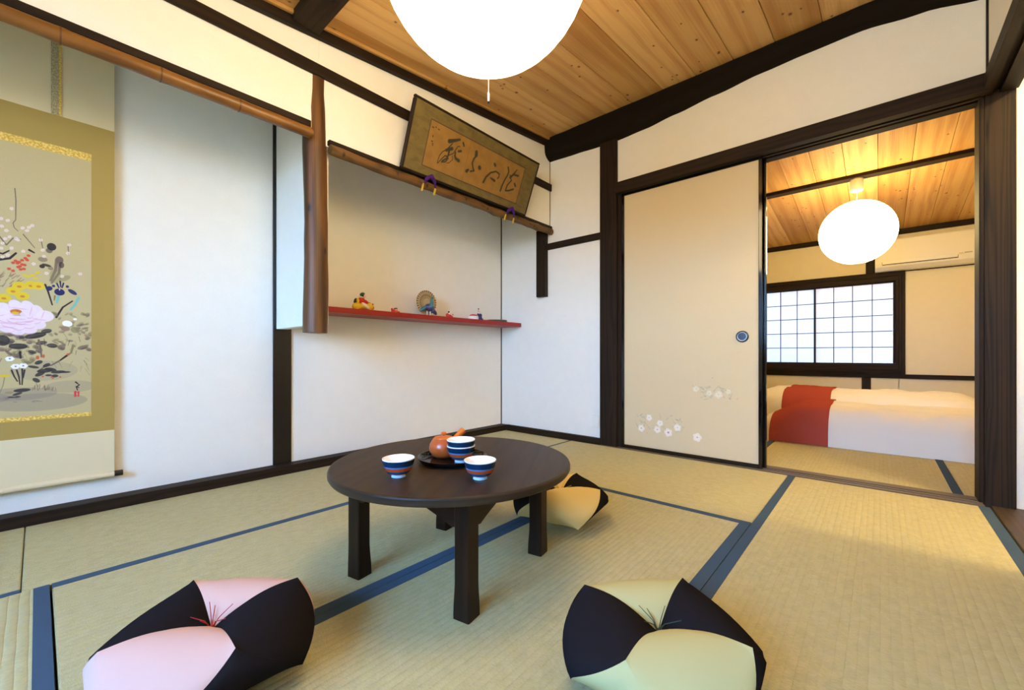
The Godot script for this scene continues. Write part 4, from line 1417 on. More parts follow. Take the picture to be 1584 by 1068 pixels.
	part("stand", box(Vector3(0.075, 0.004, 0.05), 0.001), ink, p, Vector3(0.004, 0.002, 0.015))
	part("fan_back", lathe([Vector2(0, 0), Vector2(0.084, 0), Vector2(0.087, 0.0015), Vector2(0.084, 0.003), Vector2(0, 0.003)], 48), mat(c8(190, 166, 122), 0.6), p, Vector3(0.002, 0.098, -0.006)).rotation.x = PI / 2
	for row in 2:
		for k in 21:
			var ang := deg_to_rad(-32.0 + 244.0 * k / 20.0)
			var r0 := 0.03
			var r1: float = [0.080, 0.054][row]
			var d := Vector3(cos(ang), sin(ang), 0)
			var st := SurfaceTool.new()
			st.begin(Mesh.PRIMITIVE_TRIANGLES)
			var c0 := Vector3(0.002, 0.098, 0.0)
			add_tube(st, [c0 + d * r0, c0 + d * r1], [0.0010, 0.0014], 6)
			add_ball(st, c0 + d * r1, Vector3(0.0075, 0.0042, 0.002), Basis(Vector3(0, 0, 1), ang), 10, 6)
			part("tail_feather", st.commit(), bronze, p)
			if row == 0:
				part("feather_eye", balls([[c0 + d * (r1 + 0.001) + Vector3(0, 0, 0.0014), Vector3(0.0026, 0.0026, 0.0012)]]), ink, p)
	# small seated figure in red
	var c := thing("kneeling_figurine", "tiny painted figurine kneeling in a red robe", "figurine", Vector3(2.025, y, -2.40))
	part("robe", balls([[Vector3(-0.020, 0.024, 0), Vector3(0.013, 0.013, 0.012)], [Vector3(0.006, 0.014, 0), Vector3(0.026, 0.014, 0.015), -0.15], [Vector3(0.022, 0.008, 0), Vector3(0.014, 0.008, 0.014)]]), red, c)
	part("head", balls([[Vector3(0.0, 0.036, 0.002), Vector3(0.012, 0.010, 0.011), -0.4]]), skin, c)
	part("hair", balls([[Vector3(-0.006, 0.046, 0), Vector3(0.007, 0.008, 0.009)], [Vector3(0.024, 0.028, 0.004), Vector3(0.008, 0.007, 0.008)]]), ink, c)
	part("hand", balls([[Vector3(0.016, 0.026, 0.010), Vector3(0.008, 0.006, 0.005)]]), skin, c)
	# a man in blue behind a white drum with a red top
	var d := thing("drum_figurine", "painted figurine of a blue-robed man beside a red-topped white tub", "figurine", Vector3(2.315, y, -2.40))
	part("tub", lathe([Vector2(0, 0), Vector2(0.036, 0), Vector2(0.040, 0.006), Vector2(0.040, 0.030), Vector2(0.036, 0.034), Vector2(0, 0.034)], 28), white, d, Vector3(-0.044, 0, 0))
	part("tub_top", balls([[Vector3(-0.044, 0.036, 0), Vector3(0.036, 0.013, 0.034)]]), red, d)
	part("robe", balls([[Vector3(0.024, 0.022, 0), Vector3(0.022, 0.026, 0.018)], [Vector3(0.026, 0.044, 0), Vector3(0.020, 0.016, 0.016)], [Vector3(0.002, 0.050, 0.008), Vector3(0.016, 0.007, 0.007), -0.2]]), blue, d)
	part("collar", balls([[Vector3(0.016, 0.064, 0), Vector3(0.011, 0.008, 0.011)]]), white, d)
	part("head", balls([[Vector3(0.015, 0.080, 0), Vector3(0.011, 0.012, 0.011)]]), skin, d)
	part("topknot", balls([[Vector3(0.010, 0.095, 0), Vector3(0.006, 0.005, 0.005)]]), ink, d)
	part("cloak", balls([[Vector3(0.042, 0.012, 0), Vector3(0.014, 0.012, 0.016)]]), ink, d)
	# flat dark dish in the corner
	var e := thing("flat_dish", "flat dark green dish at the corner end of the red shelf", "dish", Vector3(2.535, y, -2.41))
	part("dish", lathe([Vector2(0, 0), Vector2(0.085, 0), Vector2(0.092, 0.006), Vector2(0.095, 0.017), Vector2(0.091, 0.017), Vector2(0.088, 0.008), Vector2(0, 0.006)], 40), mat(c8(84, 86, 66), 0.4), e)
	part("pebble", balls([[Vector3(-0.115, 0.008, 0), Vector3(0.018, 0.008, 0.014)]]), mat(c8(176, 164, 150), 0.6), e)


const INK := [
	[22.3, 12.2, 254, 130, 291, 112, 323, 95],
	[5.8, 4.3, 279, 133, 261, 162, 248, 179, 224, 200, 210, 227, 206, 257, 207, 270],
	[15.8, 19.4, 247, 183, 283, 161],
	[12.2, 9.4, 267, 176, 268, 201, 263, 223, 237, 246, 234, 254],
	[8.6, 4.3, 234, 253, 258, 245, 272, 220, 249, 212, 233, 232, 209, 269],
	[5.0, 5.0, 258, 212, 280, 197, 302, 180, 309, 158, 320, 135, 334, 130],
	[13.0, 13.0, 332, 159, 349, 151],
	[8.6, 19.4, 313, 170, 313, 190, 323, 203, 348, 208],
	[12.2, 11.5, 351, 103, 361, 117],
	[3.6, 3.6, 297, 195, 304, 216, 284, 242, 268, 248],
	[21.8, 23.5, 462, 116, 466, 133],
	[11.8, 10.1, 467, 137, 454, 162, 451, 186, 463, 209, 477, 224, 451, 236],
	[12.6, 21.0, 433, 232, 422, 244],
	[23.5, 23.5, 513, 191, 516, 195],
	[16.8, 18.5, 627, 132, 635, 138],
	[14.3, 7.6, 572, 265, 584, 227, 613, 191, 654, 170, 687, 176, 690, 196, 679, 208],
	[10.1, 16.8, 624, 222, 661, 228],
	[10.9, 12.6, 749, 112, 764, 137, 759, 163, 746, 196, 736, 237, 732, 272],
	[17.6, 5.9, 790, 165, 814, 134, 834, 99],
	[10.9, 12.6, 810, 140, 859, 133],
	[8.4, 10.1, 782, 152, 807, 180, 781, 220, 777, 258],
	[10.1, 12.6, 777, 258, 806, 249, 845, 228],
	[15.1, 14.3, 843, 191, 857, 203],
	[6.5, 5.0, 128, 101, 137, 102],
	[6.5, 5.0, 148, 94, 153, 95],
	[6.5, 5.0, 167, 98, 174, 98],
	[6.5, 5.0, 141, 142, 143, 149],
	[6.5, 5.0, 140, 172, 147, 171],
	[6.5, 5.0, 149, 181, 153, 191],
]


const PAINT := [
	[0, 14, 0.35, 349, 972, 150, 33.6, 0], [0, 14, 0.35, 294, 938, 110, 24, 0], [0, 14, 0.25, 447, 917, 80, 24, 0], [0, 14, 0.2, 368, 852, 100, 38.4, 0], [1, 1, 0.85, 3, 282, 170, 285, 216, 284, 287, 277, 300, 280, 316, 291, 328], 
	[1, 1, 0.85, 3, 305, 337, 323, 362, 338, 383], [1, 1, 0.85, 4, 228, 338, 242, 358, 259, 385, 277, 356, 298, 357], [1, 1, 0.85, 3, 355, 344, 361, 380], [1, 1, 0.85, 3, 437, 357, 439, 392], 
	[1, 0, 0.85, 9, 225, 448, 242, 441, 268, 433, 285, 411], [1, 0, 0.85, 6, 232, 415, 249, 419, 266, 405], [1, 0, 0.85, 7, 322, 393, 336, 401], [1, 1, 0.35, 12, 403, 417, 399, 459, 384, 503], 
	[1, 1, 0.35, 10, 413, 425, 409, 470, 387, 512], [0, 0, 0.9, 387, 370, 14, 14.4, 0], [0, 0, 0.5, 380, 386, 10, 9.6, 0], [0, 1, 0.95, 411, 418, 12, 14.4, 0], [0, 0, 0.6, 417, 437, 8, 12, 0], [0, 0, 0.9, 359, 450, 8, 7.2, 0], 
	[0, 0, 0.8, 372, 444, 14, 4.8, 0.2], [0, 1, 0.6, 361, 423, 14, 9.6, 0], [0, 1, 0.6, 384, 454, 8, 7.2, 0], [0, 10, 0.35, 399, 482, 18, 28.8, 0], [0, 10, 0.5, 427, 488, 20, 9.6, -0.5], [0, 2, 0.75, 275, 244, 3, 2.8, 0], 
	[0, 2, 0.75, 276, 248, 3, 2.8, 0], [0, 2, 0.75, 273, 251, 3, 2.8, 0], [0, 2, 0.75, 270, 249, 3, 2.8, 0], [0, 2, 0.75, 271, 245, 3, 2.8, 0], [0, 9, 0.6, 273, 247, 1.4, 1.4, 0], [0, 2, 0.75, 266, 291, 3, 2.8, 0], 
	[0, 2, 0.75, 265, 295, 3, 2.8, 0], [0, 2, 0.75, 261, 297, 3, 2.8, 0], [0, 2, 0.75, 259, 294, 3, 2.8, 0], [0, 2, 0.75, 262, 291, 3, 2.8, 0], [0, 9, 0.6, 263, 294, 1.4, 1.4, 0], [0, 2, 0.75, 256, 330, 3, 2.8, 0], 
	[0, 2, 0.75, 260, 328, 3, 2.8, 0], [0, 2, 0.75, 263, 331, 3, 2.8, 0], [0, 2, 0.75, 260, 335, 3, 2.8, 0], [0, 2, 0.75, 256, 334, 3, 2.8, 0], [0, 9, 0.6, 259, 332, 1.4, 1.4, 0], [0, 2, 0.75, 255, 366, 3, 2.8, 0], 
	[0, 2, 0.75, 252, 364, 3, 2.8, 0], [0, 2, 0.75, 254, 360, 3, 2.8, 0], [0, 2, 0.75, 258, 360, 3, 2.8, 0], [0, 2, 0.75, 259, 363, 3, 2.8, 0], [0, 9, 0.6, 256, 362, 1.4, 1.4, 0], [0, 2, 0.75, 246, 378, 3, 2.8, 0], 
	[0, 2, 0.75, 251, 377, 3, 2.8, 0], [0, 2, 0.75, 252, 380, 3, 2.8, 0], [0, 2, 0.75, 249, 383, 3, 2.8, 0], [0, 2, 0.75, 246, 382, 3, 2.8, 0], [0, 9, 0.6, 249, 380, 1.4, 1.4, 0], [0, 2, 0.75, 244, 402, 3, 2.8, 0], 
	[0, 2, 0.75, 242, 399, 3, 2.8, 0], [0, 2, 0.75, 245, 396, 3, 2.8, 0], [0, 2, 0.75, 248, 397, 3, 2.8, 0], [0, 2, 0.75, 248, 401, 3, 2.8, 0], [0, 9, 0.6, 245, 399, 1.4, 1.4, 0], [0, 2, 0.75, 289, 356, 3, 2.8, 0], 
	[0, 2, 0.75, 287, 360, 3, 2.8, 0], [0, 2, 0.75, 283, 360, 3, 2.8, 0], [0, 2, 0.75, 282, 356, 3, 2.8, 0], [0, 2, 0.75, 286, 353, 3, 2.8, 0], [0, 9, 0.6, 285, 357, 1.4, 1.4, 0], [0, 2, 0.75, 300, 313, 3, 2.8, 0], 
	[0, 2, 0.75, 304, 310, 3, 2.8, 0], [0, 2, 0.75, 307, 312, 3, 2.8, 0], [0, 2, 0.75, 305, 316, 3, 2.8, 0], [0, 2, 0.75, 301, 317, 3, 2.8, 0], [0, 9, 0.6, 303, 314, 1.4, 1.4, 0], [0, 2, 0.75, 323, 310, 3, 2.8, 0], 
	[0, 2, 0.75, 319, 311, 3, 2.8, 0], [0, 2, 0.75, 318, 307, 3, 2.8, 0], [0, 2, 0.75, 322, 304, 3, 2.8, 0], [0, 2, 0.75, 325, 306, 3, 2.8, 0], [0, 9, 0.6, 322, 308, 1.4, 1.4, 0], [0, 2, 0.75, 334, 297, 3, 2.8, 0], 
	[0, 2, 0.75, 333, 301, 3, 2.8, 0], [0, 2, 0.75, 328, 302, 3, 2.8, 0], [0, 2, 0.75, 327, 298, 3, 2.8, 0], [0, 2, 0.75, 331, 295, 3, 2.8, 0], [0, 9, 0.6, 331, 299, 1.4, 1.4, 0], [0, 2, 0.75, 315, 318, 3, 2.8, 0], 
	[0, 2, 0.75, 319, 318, 3, 2.8, 0], [0, 2, 0.75, 319, 322, 3, 2.8, 0], [0, 2, 0.75, 315, 324, 3, 2.8, 0], [0, 2, 0.75, 312, 322, 3, 2.8, 0], [0, 9, 0.6, 316, 321, 1.4, 1.4, 0], [0, 2, 0.75, 359, 349, 3, 2.8, 0], 
	[0, 2, 0.75, 356, 353, 3, 2.8, 0], [0, 2, 0.75, 352, 351, 3, 2.8, 0], [0, 2, 0.75, 352, 347, 3, 2.8, 0], [0, 2, 0.75, 357, 346, 3, 2.8, 0], [0, 9, 0.6, 355, 349, 1.4, 1.4, 0], [0, 2, 0.75, 357, 388, 3, 2.8, 0], 
	[0, 2, 0.75, 360, 384, 3, 2.8, 0], [0, 2, 0.75, 364, 384, 3, 2.8, 0], [0, 2, 0.75, 364, 389, 3, 2.8, 0], [0, 2, 0.75, 359, 391, 3, 2.8, 0], [0, 9, 0.6, 361, 387, 1.4, 1.4, 0], [0, 2, 0.75, 366, 407, 3, 2.8, 0], 
	[0, 2, 0.75, 368, 411, 3, 2.8, 0], [0, 2, 0.75, 365, 414, 3, 2.8, 0], [0, 2, 0.75, 361, 413, 3, 2.8, 0], [0, 2, 0.75, 362, 409, 3, 2.8, 0], [0, 9, 0.6, 364, 411, 1.4, 1.4, 0], [0, 2, 0.75, 334, 448, 3, 2.8, 0], 
	[0, 2, 0.75, 331, 445, 3, 2.8, 0], [0, 2, 0.75, 333, 441, 3, 2.8, 0], [0, 2, 0.75, 337, 441, 3, 2.8, 0], [0, 2, 0.75, 338, 445, 3, 2.8, 0], [0, 9, 0.6, 334, 444, 1.4, 1.4, 0], [0, 2, 0.75, 305, 397, 3, 2.8, 0], 
	[0, 2, 0.75, 308, 399, 3, 2.8, 0], [0, 2, 0.75, 308, 403, 3, 2.8, 0], [0, 2, 0.75, 303, 404, 3, 2.8, 0], [0, 2, 0.75, 302, 401, 3, 2.8, 0], [0, 9, 0.6, 305, 401, 1.4, 1.4, 0], [0, 2, 0.75, 275, 391, 3, 2.8, 0], 
	[0, 2, 0.75, 276, 395, 3, 2.8, 0], [0, 2, 0.75, 273, 398, 3, 2.8, 0], [0, 2, 0.75, 270, 396, 3, 2.8, 0], [0, 2, 0.75, 271, 392, 3, 2.8, 0], [0, 9, 0.6, 273, 394, 1.4, 1.4, 0], [0, 2, 0.75, 445, 354, 3, 2.8, 0], 
	[0, 2, 0.75, 441, 357, 3, 2.8, 0], [0, 2, 0.75, 437, 356, 3, 2.8, 0], [0, 2, 0.75, 438, 352, 3, 2.8, 0], [0, 2, 0.75, 443, 350, 3, 2.8, 0], [0, 9, 0.6, 441, 354, 1.4, 1.4, 0], [0, 2, 0.75, 436, 383, 3, 2.8, 0], 
	[0, 2, 0.75, 440, 384, 3, 2.8, 0], [0, 2, 0.75, 440, 389, 3, 2.8, 0], [0, 2, 0.75, 435, 391, 3, 2.8, 0], [0, 2, 0.75, 433, 387, 3, 2.8, 0], [0, 9, 0.6, 437, 387, 1.4, 1.4, 0], [0, 2, 0.75, 475, 461, 3, 2.8, 0], 
	[0, 2, 0.75, 479, 462, 3, 2.8, 0], [0, 2, 0.75, 478, 467, 3, 2.8, 0], [0, 2, 0.75, 473, 468, 3, 2.8, 0], [0, 2, 0.75, 471, 464, 3, 2.8, 0], [0, 9, 0.6, 476, 464, 1.4, 1.4, 0], [0, 2, 0.75, 368, 477, 3, 2.8, 0], 
	[0, 2, 0.75, 370, 472, 3, 2.8, 0], [0, 2, 0.75, 374, 472, 3, 2.8, 0], [0, 2, 0.75, 376, 476, 3, 2.8, 0], [0, 2, 0.75, 372, 479, 3, 2.8, 0], [0, 9, 0.6, 372, 475, 1.4, 1.4, 0], [0, 2, 0.75, 418, 485, 3, 2.8, 0], 
	[0, 2, 0.75, 415, 483, 3, 2.8, 0], [0, 2, 0.75, 417, 478, 3, 2.8, 0], [0, 2, 0.75, 422, 479, 3, 2.8, 0], [0, 2, 0.75, 422, 483, 3, 2.8, 0], [0, 9, 0.6, 419, 482, 1.4, 1.4, 0], [0, 2, 0.75, 244, 294, 3, 2.8, 0], 
	[0, 2, 0.75, 242, 291, 3, 2.8, 0], [0, 2, 0.75, 245, 287, 3, 2.8, 0], [0, 2, 0.75, 248, 288, 3, 2.8, 0], [0, 2, 0.75, 248, 292, 3, 2.8, 0], [0, 9, 0.6, 245, 291, 1.4, 1.4, 0], [0, 2, 0.75, 244, 319, 3, 2.8, 0], 
	[0, 2, 0.75, 245, 315, 3, 2.8, 0], [0, 2, 0.75, 249, 315, 3, 2.8, 0], [0, 2, 0.75, 250, 319, 3, 2.8, 0], [0, 2, 0.75, 246, 321, 3, 2.8, 0], [0, 9, 0.6, 247, 318, 1.4, 1.4, 0], [0, 2, 0.75, 287, 362, 3, 2.8, 0], 
	[0, 2, 0.75, 289, 358, 3, 2.8, 0], [0, 2, 0.75, 293, 358, 3, 2.8, 0], [0, 2, 0.75, 294, 361, 3, 2.8, 0], [0, 2, 0.75, 291, 364, 3, 2.8, 0], [0, 9, 0.6, 291, 361, 1.4, 1.4, 0], [0, 2, 0.75, 265, 356, 3, 2.8, 0], 
	[0, 2, 0.75, 265, 352, 3, 2.8, 0], [0, 2, 0.75, 269, 350, 3, 2.8, 0], [0, 2, 0.75, 271, 352, 3, 2.8, 0], [0, 2, 0.75, 269, 356, 3, 2.8, 0], [0, 9, 0.6, 268, 353, 1.4, 1.4, 0], [0, 2, 0.75, 235, 356, 3, 2.8, 0], 
	[0, 2, 0.75, 232, 359, 3, 2.8, 0], [0, 2, 0.75, 228, 357, 3, 2.8, 0], [0, 2, 0.75, 230, 353, 3, 2.8, 0], [0, 2, 0.75, 234, 352, 3, 2.8, 0], [0, 9, 0.6, 232, 355, 1.4, 1.4, 0], [0, 2, 0.75, 224, 386, 3, 2.8, 0], 
	[0, 2, 0.75, 221, 388, 3, 2.8, 0], [0, 2, 0.75, 218, 386, 3, 2.8, 0], [0, 2, 0.75, 220, 382, 3, 2.8, 0], [0, 2, 0.75, 224, 382, 3, 2.8, 0], [0, 9, 0.6, 221, 385, 1.4, 1.4, 0], [0, 2, 0.75, 214, 339, 3, 2.8, 0], 
	[0, 2, 0.75, 210, 340, 3, 2.8, 0], [0, 2, 0.75, 208, 336, 3, 2.8, 0], [0, 2, 0.75, 211, 333, 3, 2.8, 0], [0, 2, 0.75, 215, 334, 3, 2.8, 0], [0, 9, 0.6, 211, 336, 1.4, 1.4, 0], [0, 2, 0.75, 209, 402, 3, 2.8, 0], 
	[0, 2, 0.75, 211, 405, 3, 2.8, 0], [0, 2, 0.75, 209, 408, 3, 2.8, 0], [0, 2, 0.75, 205, 407, 3, 2.8, 0], [0, 2, 0.75, 206, 403, 3, 2.8, 0], [0, 9, 0.6, 208, 405, 1.4, 1.4, 0], [0, 2, 0.75, 246, 429, 3, 2.8, 0], 
	[0, 2, 0.75, 251, 428, 3, 2.8, 0], [0, 2, 0.75, 252, 431, 3, 2.8, 0], [0, 2, 0.75, 249, 434, 3, 2.8, 0], [0, 2, 0.75, 246, 433, 3, 2.8, 0], [0, 9, 0.6, 249, 431, 1.4, 1.4, 0], [0, 2, 0.75, 266, 419, 3, 2.8, 0], 
	[0, 2, 0.75, 265, 424, 3, 2.8, 0], [0, 2, 0.75, 261, 425, 3, 2.8, 0], [0, 2, 0.75, 259, 422, 3, 2.8, 0], [0, 2, 0.75, 262, 418, 3, 2.8, 0], [0, 9, 0.6, 263, 422, 1.4, 1.4, 0], [0, 3, 0.9, 320, 415, 5.6, 4.8, 0], 
	[0, 3, 0.9, 311, 426, 5.6, 4.8, 0], [0, 3, 0.9, 302, 435, 5.6, 4.8, 0], [0, 3, 0.9, 294, 443, 5.6, 4.8, 0], [0, 3, 0.9, 284, 440, 5.6, 4.8, 0], [0, 3, 0.9, 277, 448, 5.6, 4.8, 0], [0, 3, 0.9, 302, 451, 5.6, 4.8, 0], 
	[0, 3, 0.9, 309, 452, 5.6, 4.8, 0], [0, 3, 0.9, 291, 462, 5.6, 4.8, 0], [0, 3, 0.9, 266, 472, 5.6, 4.8, 0], [0, 3, 0.9, 277, 478, 5.6, 4.8, 0], [0, 3, 0.9, 298, 470, 5.6, 4.8, 0], [0, 3, 0.9, 307, 467, 5.6, 4.8, 0], 
	[0, 3, 0.9, 316, 432, 5.6, 4.8, 0], [0, 3, 0.9, 289, 448, 5.6, 4.8, 0], [0, 3, 0.9, 296, 459, 5.6, 4.8, 0], [1, 12, 0.5, 3, 235, 529, 244, 515], [1, 12, 0.5, 3, 267, 501, 272, 484], [1, 12, 0.5, 3, 237, 513, 252, 500], 
	[1, 12, 0.5, 3, 284, 520, 296, 512], [1, 12, 0.5, 3, 268, 542, 278, 526], [1, 12, 0.5, 3, 271, 501, 284, 486], [1, 12, 0.5, 3, 240, 503, 255, 490], [1, 12, 0.5, 3, 274, 542, 287, 523], [1, 12, 0.5, 3, 248, 541, 258, 522], 
	[1, 12, 0.5, 3, 288, 500, 295, 492], [1, 12, 0.5, 3, 295, 517, 307, 507], [1, 12, 0.5, 3, 257, 519, 266, 505], [1, 12, 0.5, 3, 263, 545, 276, 526], [1, 12, 0.5, 3, 286, 547, 298, 538], [1, 12, 0.5, 3, 286, 545, 301, 531], 
	[1, 12, 0.5, 3, 274, 508, 288, 493], [1, 12, 0.5, 3, 239, 505, 253, 484], [1, 12, 0.5, 3, 223, 544, 233, 536], [1, 12, 0.5, 3, 240, 540, 254, 533], [1, 12, 0.5, 3, 266, 500, 279, 489], [1, 12, 0.5, 3, 288, 546, 299, 526], 
	[1, 12, 0.5, 3, 241, 505, 252, 499], [1, 12, 0.5, 3, 232, 523, 243, 515], [1, 12, 0.5, 3, 220, 547, 228, 529], [1, 12, 0.5, 3, 289, 515, 300, 501], [1, 12, 0.5, 3, 268, 528, 279, 514], [0, 4, 0.9, 314, 492, 12, 4.8, 0.3], 
	[0, 4, 0.9, 346, 476, 8, 4.8, -0.3], [0, 4, 0.9, 331, 488, 8, 4.8, 0], [0, 4, 0.9, 340, 498, 8, 4.8, 0], [0, 4, 0.97, 294, 532, 20, 15.6, 0], [0, 5, 0.8, 294, 535, 6.8, 4.3, 0], [0, 4, 0.97, 327, 526, 20, 15.6, 0], 
	[0, 5, 0.8, 327, 529, 6.8, 4.3, 0], [0, 4, 0.97, 349, 526, 20, 15.6, 0], [0, 5, 0.8, 349, 529, 6.8, 4.3, 0], [0, 4, 0.97, 277, 553, 20, 15.6, 0], [0, 5, 0.8, 277, 555, 6.8, 4.3, 0], [0, 4, 0.97, 303, 569, 20, 15.6, 0], 
	[0, 5, 0.8, 303, 571, 6.8, 4.3, 0], [0, 4, 0.97, 252, 581, 20, 15.6, 0], [0, 5, 0.8, 252, 583, 6.8, 4.3, 0], [0, 4, 0.97, 218, 568, 20, 15.6, 0], [0, 5, 0.8, 218, 570, 6.8, 4.3, 0], 
	[1, 0, 0.75, 6, 368, 519, 376, 543, 382, 567, 389, 596], [1, 0, 0.6, 7, 401, 644, 421, 603, 451, 576], [0, 6, 0.97, 411, 544, 16, 13.2, 0.1], [0, 6, 0.95, 380, 533, 10, 8.6, -0.4], [1, 6, 0.85, 5, 403, 511, 409, 527], 
	[1, 6, 0.85, 5, 413, 502, 415, 524], [1, 6, 0.85, 5, 423, 508, 419, 526], [0, 6, 0.9, 393, 522, 5, 4.8, 0.5], [0, 6, 0.9, 435, 520, 5, 4.8, 0.5], [0, 6, 0.9, 451, 540, 16, 7.2, 0.6], [0, 2, 0.9, 411, 534, 2.4, 3.8, 0], 
	[1, 7, 0.7, 9, 407, 562, 403, 587], [1, 7, 0.7, 9, 471, 561, 459, 590, 445, 611], [1, 10, 0.6, 6, 397, 560, 395, 578], [1, 0, 0.8, 8, 225, 448, 175, 438, 128, 467, 82, 443, 24, 469], [1, 1, 0.85, 4, 175, 438, 156, 374, 166, 312], 
	[1, 1, 0.85, 3, 128, 467, 97, 406, 106, 357], [1, 1, 0.85, 3, 82, 443, 53, 402], [0, 2, 0.75, 47, 447, 3, 2.8, 0], [0, 2, 0.75, 50, 445, 3, 2.8, 0], [0, 2, 0.75, 53, 447, 3, 2.8, 0], [0, 2, 0.75, 51, 451, 3, 2.8, 0], 
	[0, 2, 0.75, 48, 451, 3, 2.8, 0], [0, 2, 0.75, 152, 473, 3, 2.8, 0], [0, 2, 0.75, 149, 475, 3, 2.8, 0], [0, 2, 0.75, 146, 473, 3, 2.8, 0], [0, 2, 0.75, 148, 469, 3, 2.8, 0], [0, 2, 0.75, 152, 469, 3, 2.8, 0], 
	[0, 2, 0.75, 79, 368, 3, 2.8, 0], [0, 2, 0.75, 82, 370, 3, 2.8, 0], [0, 2, 0.75, 81, 374, 3, 2.8, 0], [0, 2, 0.75, 78, 375, 3, 2.8, 0], [0, 2, 0.75, 76, 371, 3, 2.8, 0], [0, 2, 0.75, 164, 420, 3, 2.8, 0], 
	[0, 2, 0.75, 167, 419, 3, 2.8, 0], [0, 2, 0.75, 168, 423, 3, 2.8, 0], [0, 2, 0.75, 165, 425, 3, 2.8, 0], [0, 2, 0.75, 162, 424, 3, 2.8, 0], [0, 2, 0.75, 83, 442, 3, 2.8, 0], [0, 2, 0.75, 82, 439, 3, 2.8, 0], 
	[0, 2, 0.75, 85, 436, 3, 2.8, 0], [0, 2, 0.75, 88, 438, 3, 2.8, 0], [0, 2, 0.75, 87, 442, 3, 2.8, 0], [0, 2, 0.75, 104, 454, 3, 2.8, 0], [0, 2, 0.75, 100, 455, 3, 2.8, 0], [0, 2, 0.75, 99, 451, 3, 2.8, 0], 
	[0, 2, 0.75, 102, 449, 3, 2.8, 0], [0, 2, 0.75, 105, 450, 3, 2.8, 0], [0, 2, 0.75, 53, 368, 3, 2.8, 0], [0, 2, 0.75, 55, 371, 3, 2.8, 0], [0, 2, 0.75, 53, 374, 3, 2.8, 0], [0, 2, 0.75, 50, 374, 3, 2.8, 0], 
	[0, 2, 0.75, 50, 370, 3, 2.8, 0], [0, 2, 0.75, 201, 363, 3, 2.8, 0], [0, 2, 0.75, 201, 367, 3, 2.8, 0], [0, 2, 0.75, 198, 369, 3, 2.8, 0], [0, 2, 0.75, 195, 367, 3, 2.8, 0], [0, 2, 0.75, 197, 363, 3, 2.8, 0], 
	[0, 2, 0.75, 74, 460, 3, 2.8, 0], [0, 2, 0.75, 77, 457, 3, 2.8, 0], [0, 2, 0.75, 80, 458, 3, 2.8, 0], [0, 2, 0.75, 79, 462, 3, 2.8, 0], [0, 2, 0.75, 76, 463, 3, 2.8, 0], [0, 2, 0.75, 144, 338, 3, 2.8, 0], 
	[0, 2, 0.75, 148, 338, 3, 2.8, 0], [0, 2, 0.75, 148, 342, 3, 2.8, 0], [0, 2, 0.75, 145, 344, 3, 2.8, 0], [0, 2, 0.75, 143, 342, 3, 2.8, 0], [0, 2, 0.75, 133, 431, 3, 2.8, 0], [0, 2, 0.75, 129, 432, 3, 2.8, 0], 
	[0, 2, 0.75, 127, 429, 3, 2.8, 0], [0, 2, 0.75, 130, 426, 3, 2.8, 0], [0, 2, 0.75, 133, 427, 3, 2.8, 0], [0, 2, 0.75, 59, 435, 3, 2.8, 0], [0, 2, 0.75, 62, 436, 3, 2.8, 0], [0, 2, 0.75, 63, 440, 3, 2.8, 0], 
	[0, 2, 0.75, 59, 441, 3, 2.8, 0], [0, 2, 0.75, 57, 439, 3, 2.8, 0], [0, 2, 0.75, 55, 387, 3, 2.8, 0], [0, 2, 0.75, 55, 391, 3, 2.8, 0], [0, 2, 0.75, 52, 393, 3, 2.8, 0], [0, 2, 0.75, 50, 390, 3, 2.8, 0], 
	[0, 2, 0.75, 52, 387, 3, 2.8, 0], [0, 2, 0.75, 48, 371, 3, 2.8, 0], [0, 2, 0.75, 45, 373, 3, 2.8, 0], [0, 2, 0.75, 43, 370, 3, 2.8, 0], [0, 2, 0.75, 45, 367, 3, 2.8, 0], [0, 2, 0.75, 48, 368, 3, 2.8, 0], 
	[0, 2, 0.75, 212, 374, 3, 2.8, 0], [0, 2, 0.75, 210, 370, 3, 2.8, 0], [0, 2, 0.75, 214, 367, 3, 2.8, 0], [0, 2, 0.75, 217, 369, 3, 2.8, 0], [0, 2, 0.75, 216, 373, 3, 2.8, 0], [0, 2, 0.75, 213, 375, 3, 2.8, 0], 
	[0, 2, 0.75, 217, 373, 3, 2.8, 0], [0, 2, 0.75, 220, 375, 3, 2.8, 0], [0, 2, 0.75, 217, 379, 3, 2.8, 0], [0, 2, 0.75, 214, 379, 3, 2.8, 0], [0, 2, 0.75, 142, 465, 3, 2.8, 0], [0, 2, 0.75, 138, 464, 3, 2.8, 0], 
	[0, 2, 0.75, 139, 460, 3, 2.8, 0], [0, 2, 0.75, 142, 458, 3, 2.8, 0], [0, 2, 0.75, 144, 461, 3, 2.8, 0], [0, 2, 0.75, 156, 329, 3, 2.8, 0], [0, 2, 0.75, 159, 331, 3, 2.8, 0], [0, 2, 0.75, 158, 335, 3, 2.8, 0], 
	[0, 2, 0.75, 155, 336, 3, 2.8, 0], [0, 2, 0.75, 153, 332, 3, 2.8, 0], [0, 2, 0.75, 140, 420, 3, 2.8, 0], [0, 2, 0.75, 141, 423, 3, 2.8, 0], [0, 2, 0.75, 137, 426, 3, 2.8, 0], [0, 2, 0.75, 135, 424, 3, 2.8, 0], 
	[0, 2, 0.75, 136, 420, 3, 2.8, 0], [0, 2, 0.75, 66, 348, 3, 2.8, 0], [0, 2, 0.75, 64, 352, 3, 2.8, 0], [0, 2, 0.75, 61, 351, 3, 2.8, 0], [0, 2, 0.75, 61, 347, 3, 2.8, 0], [0, 2, 0.75, 64, 346, 3, 2.8, 0], 
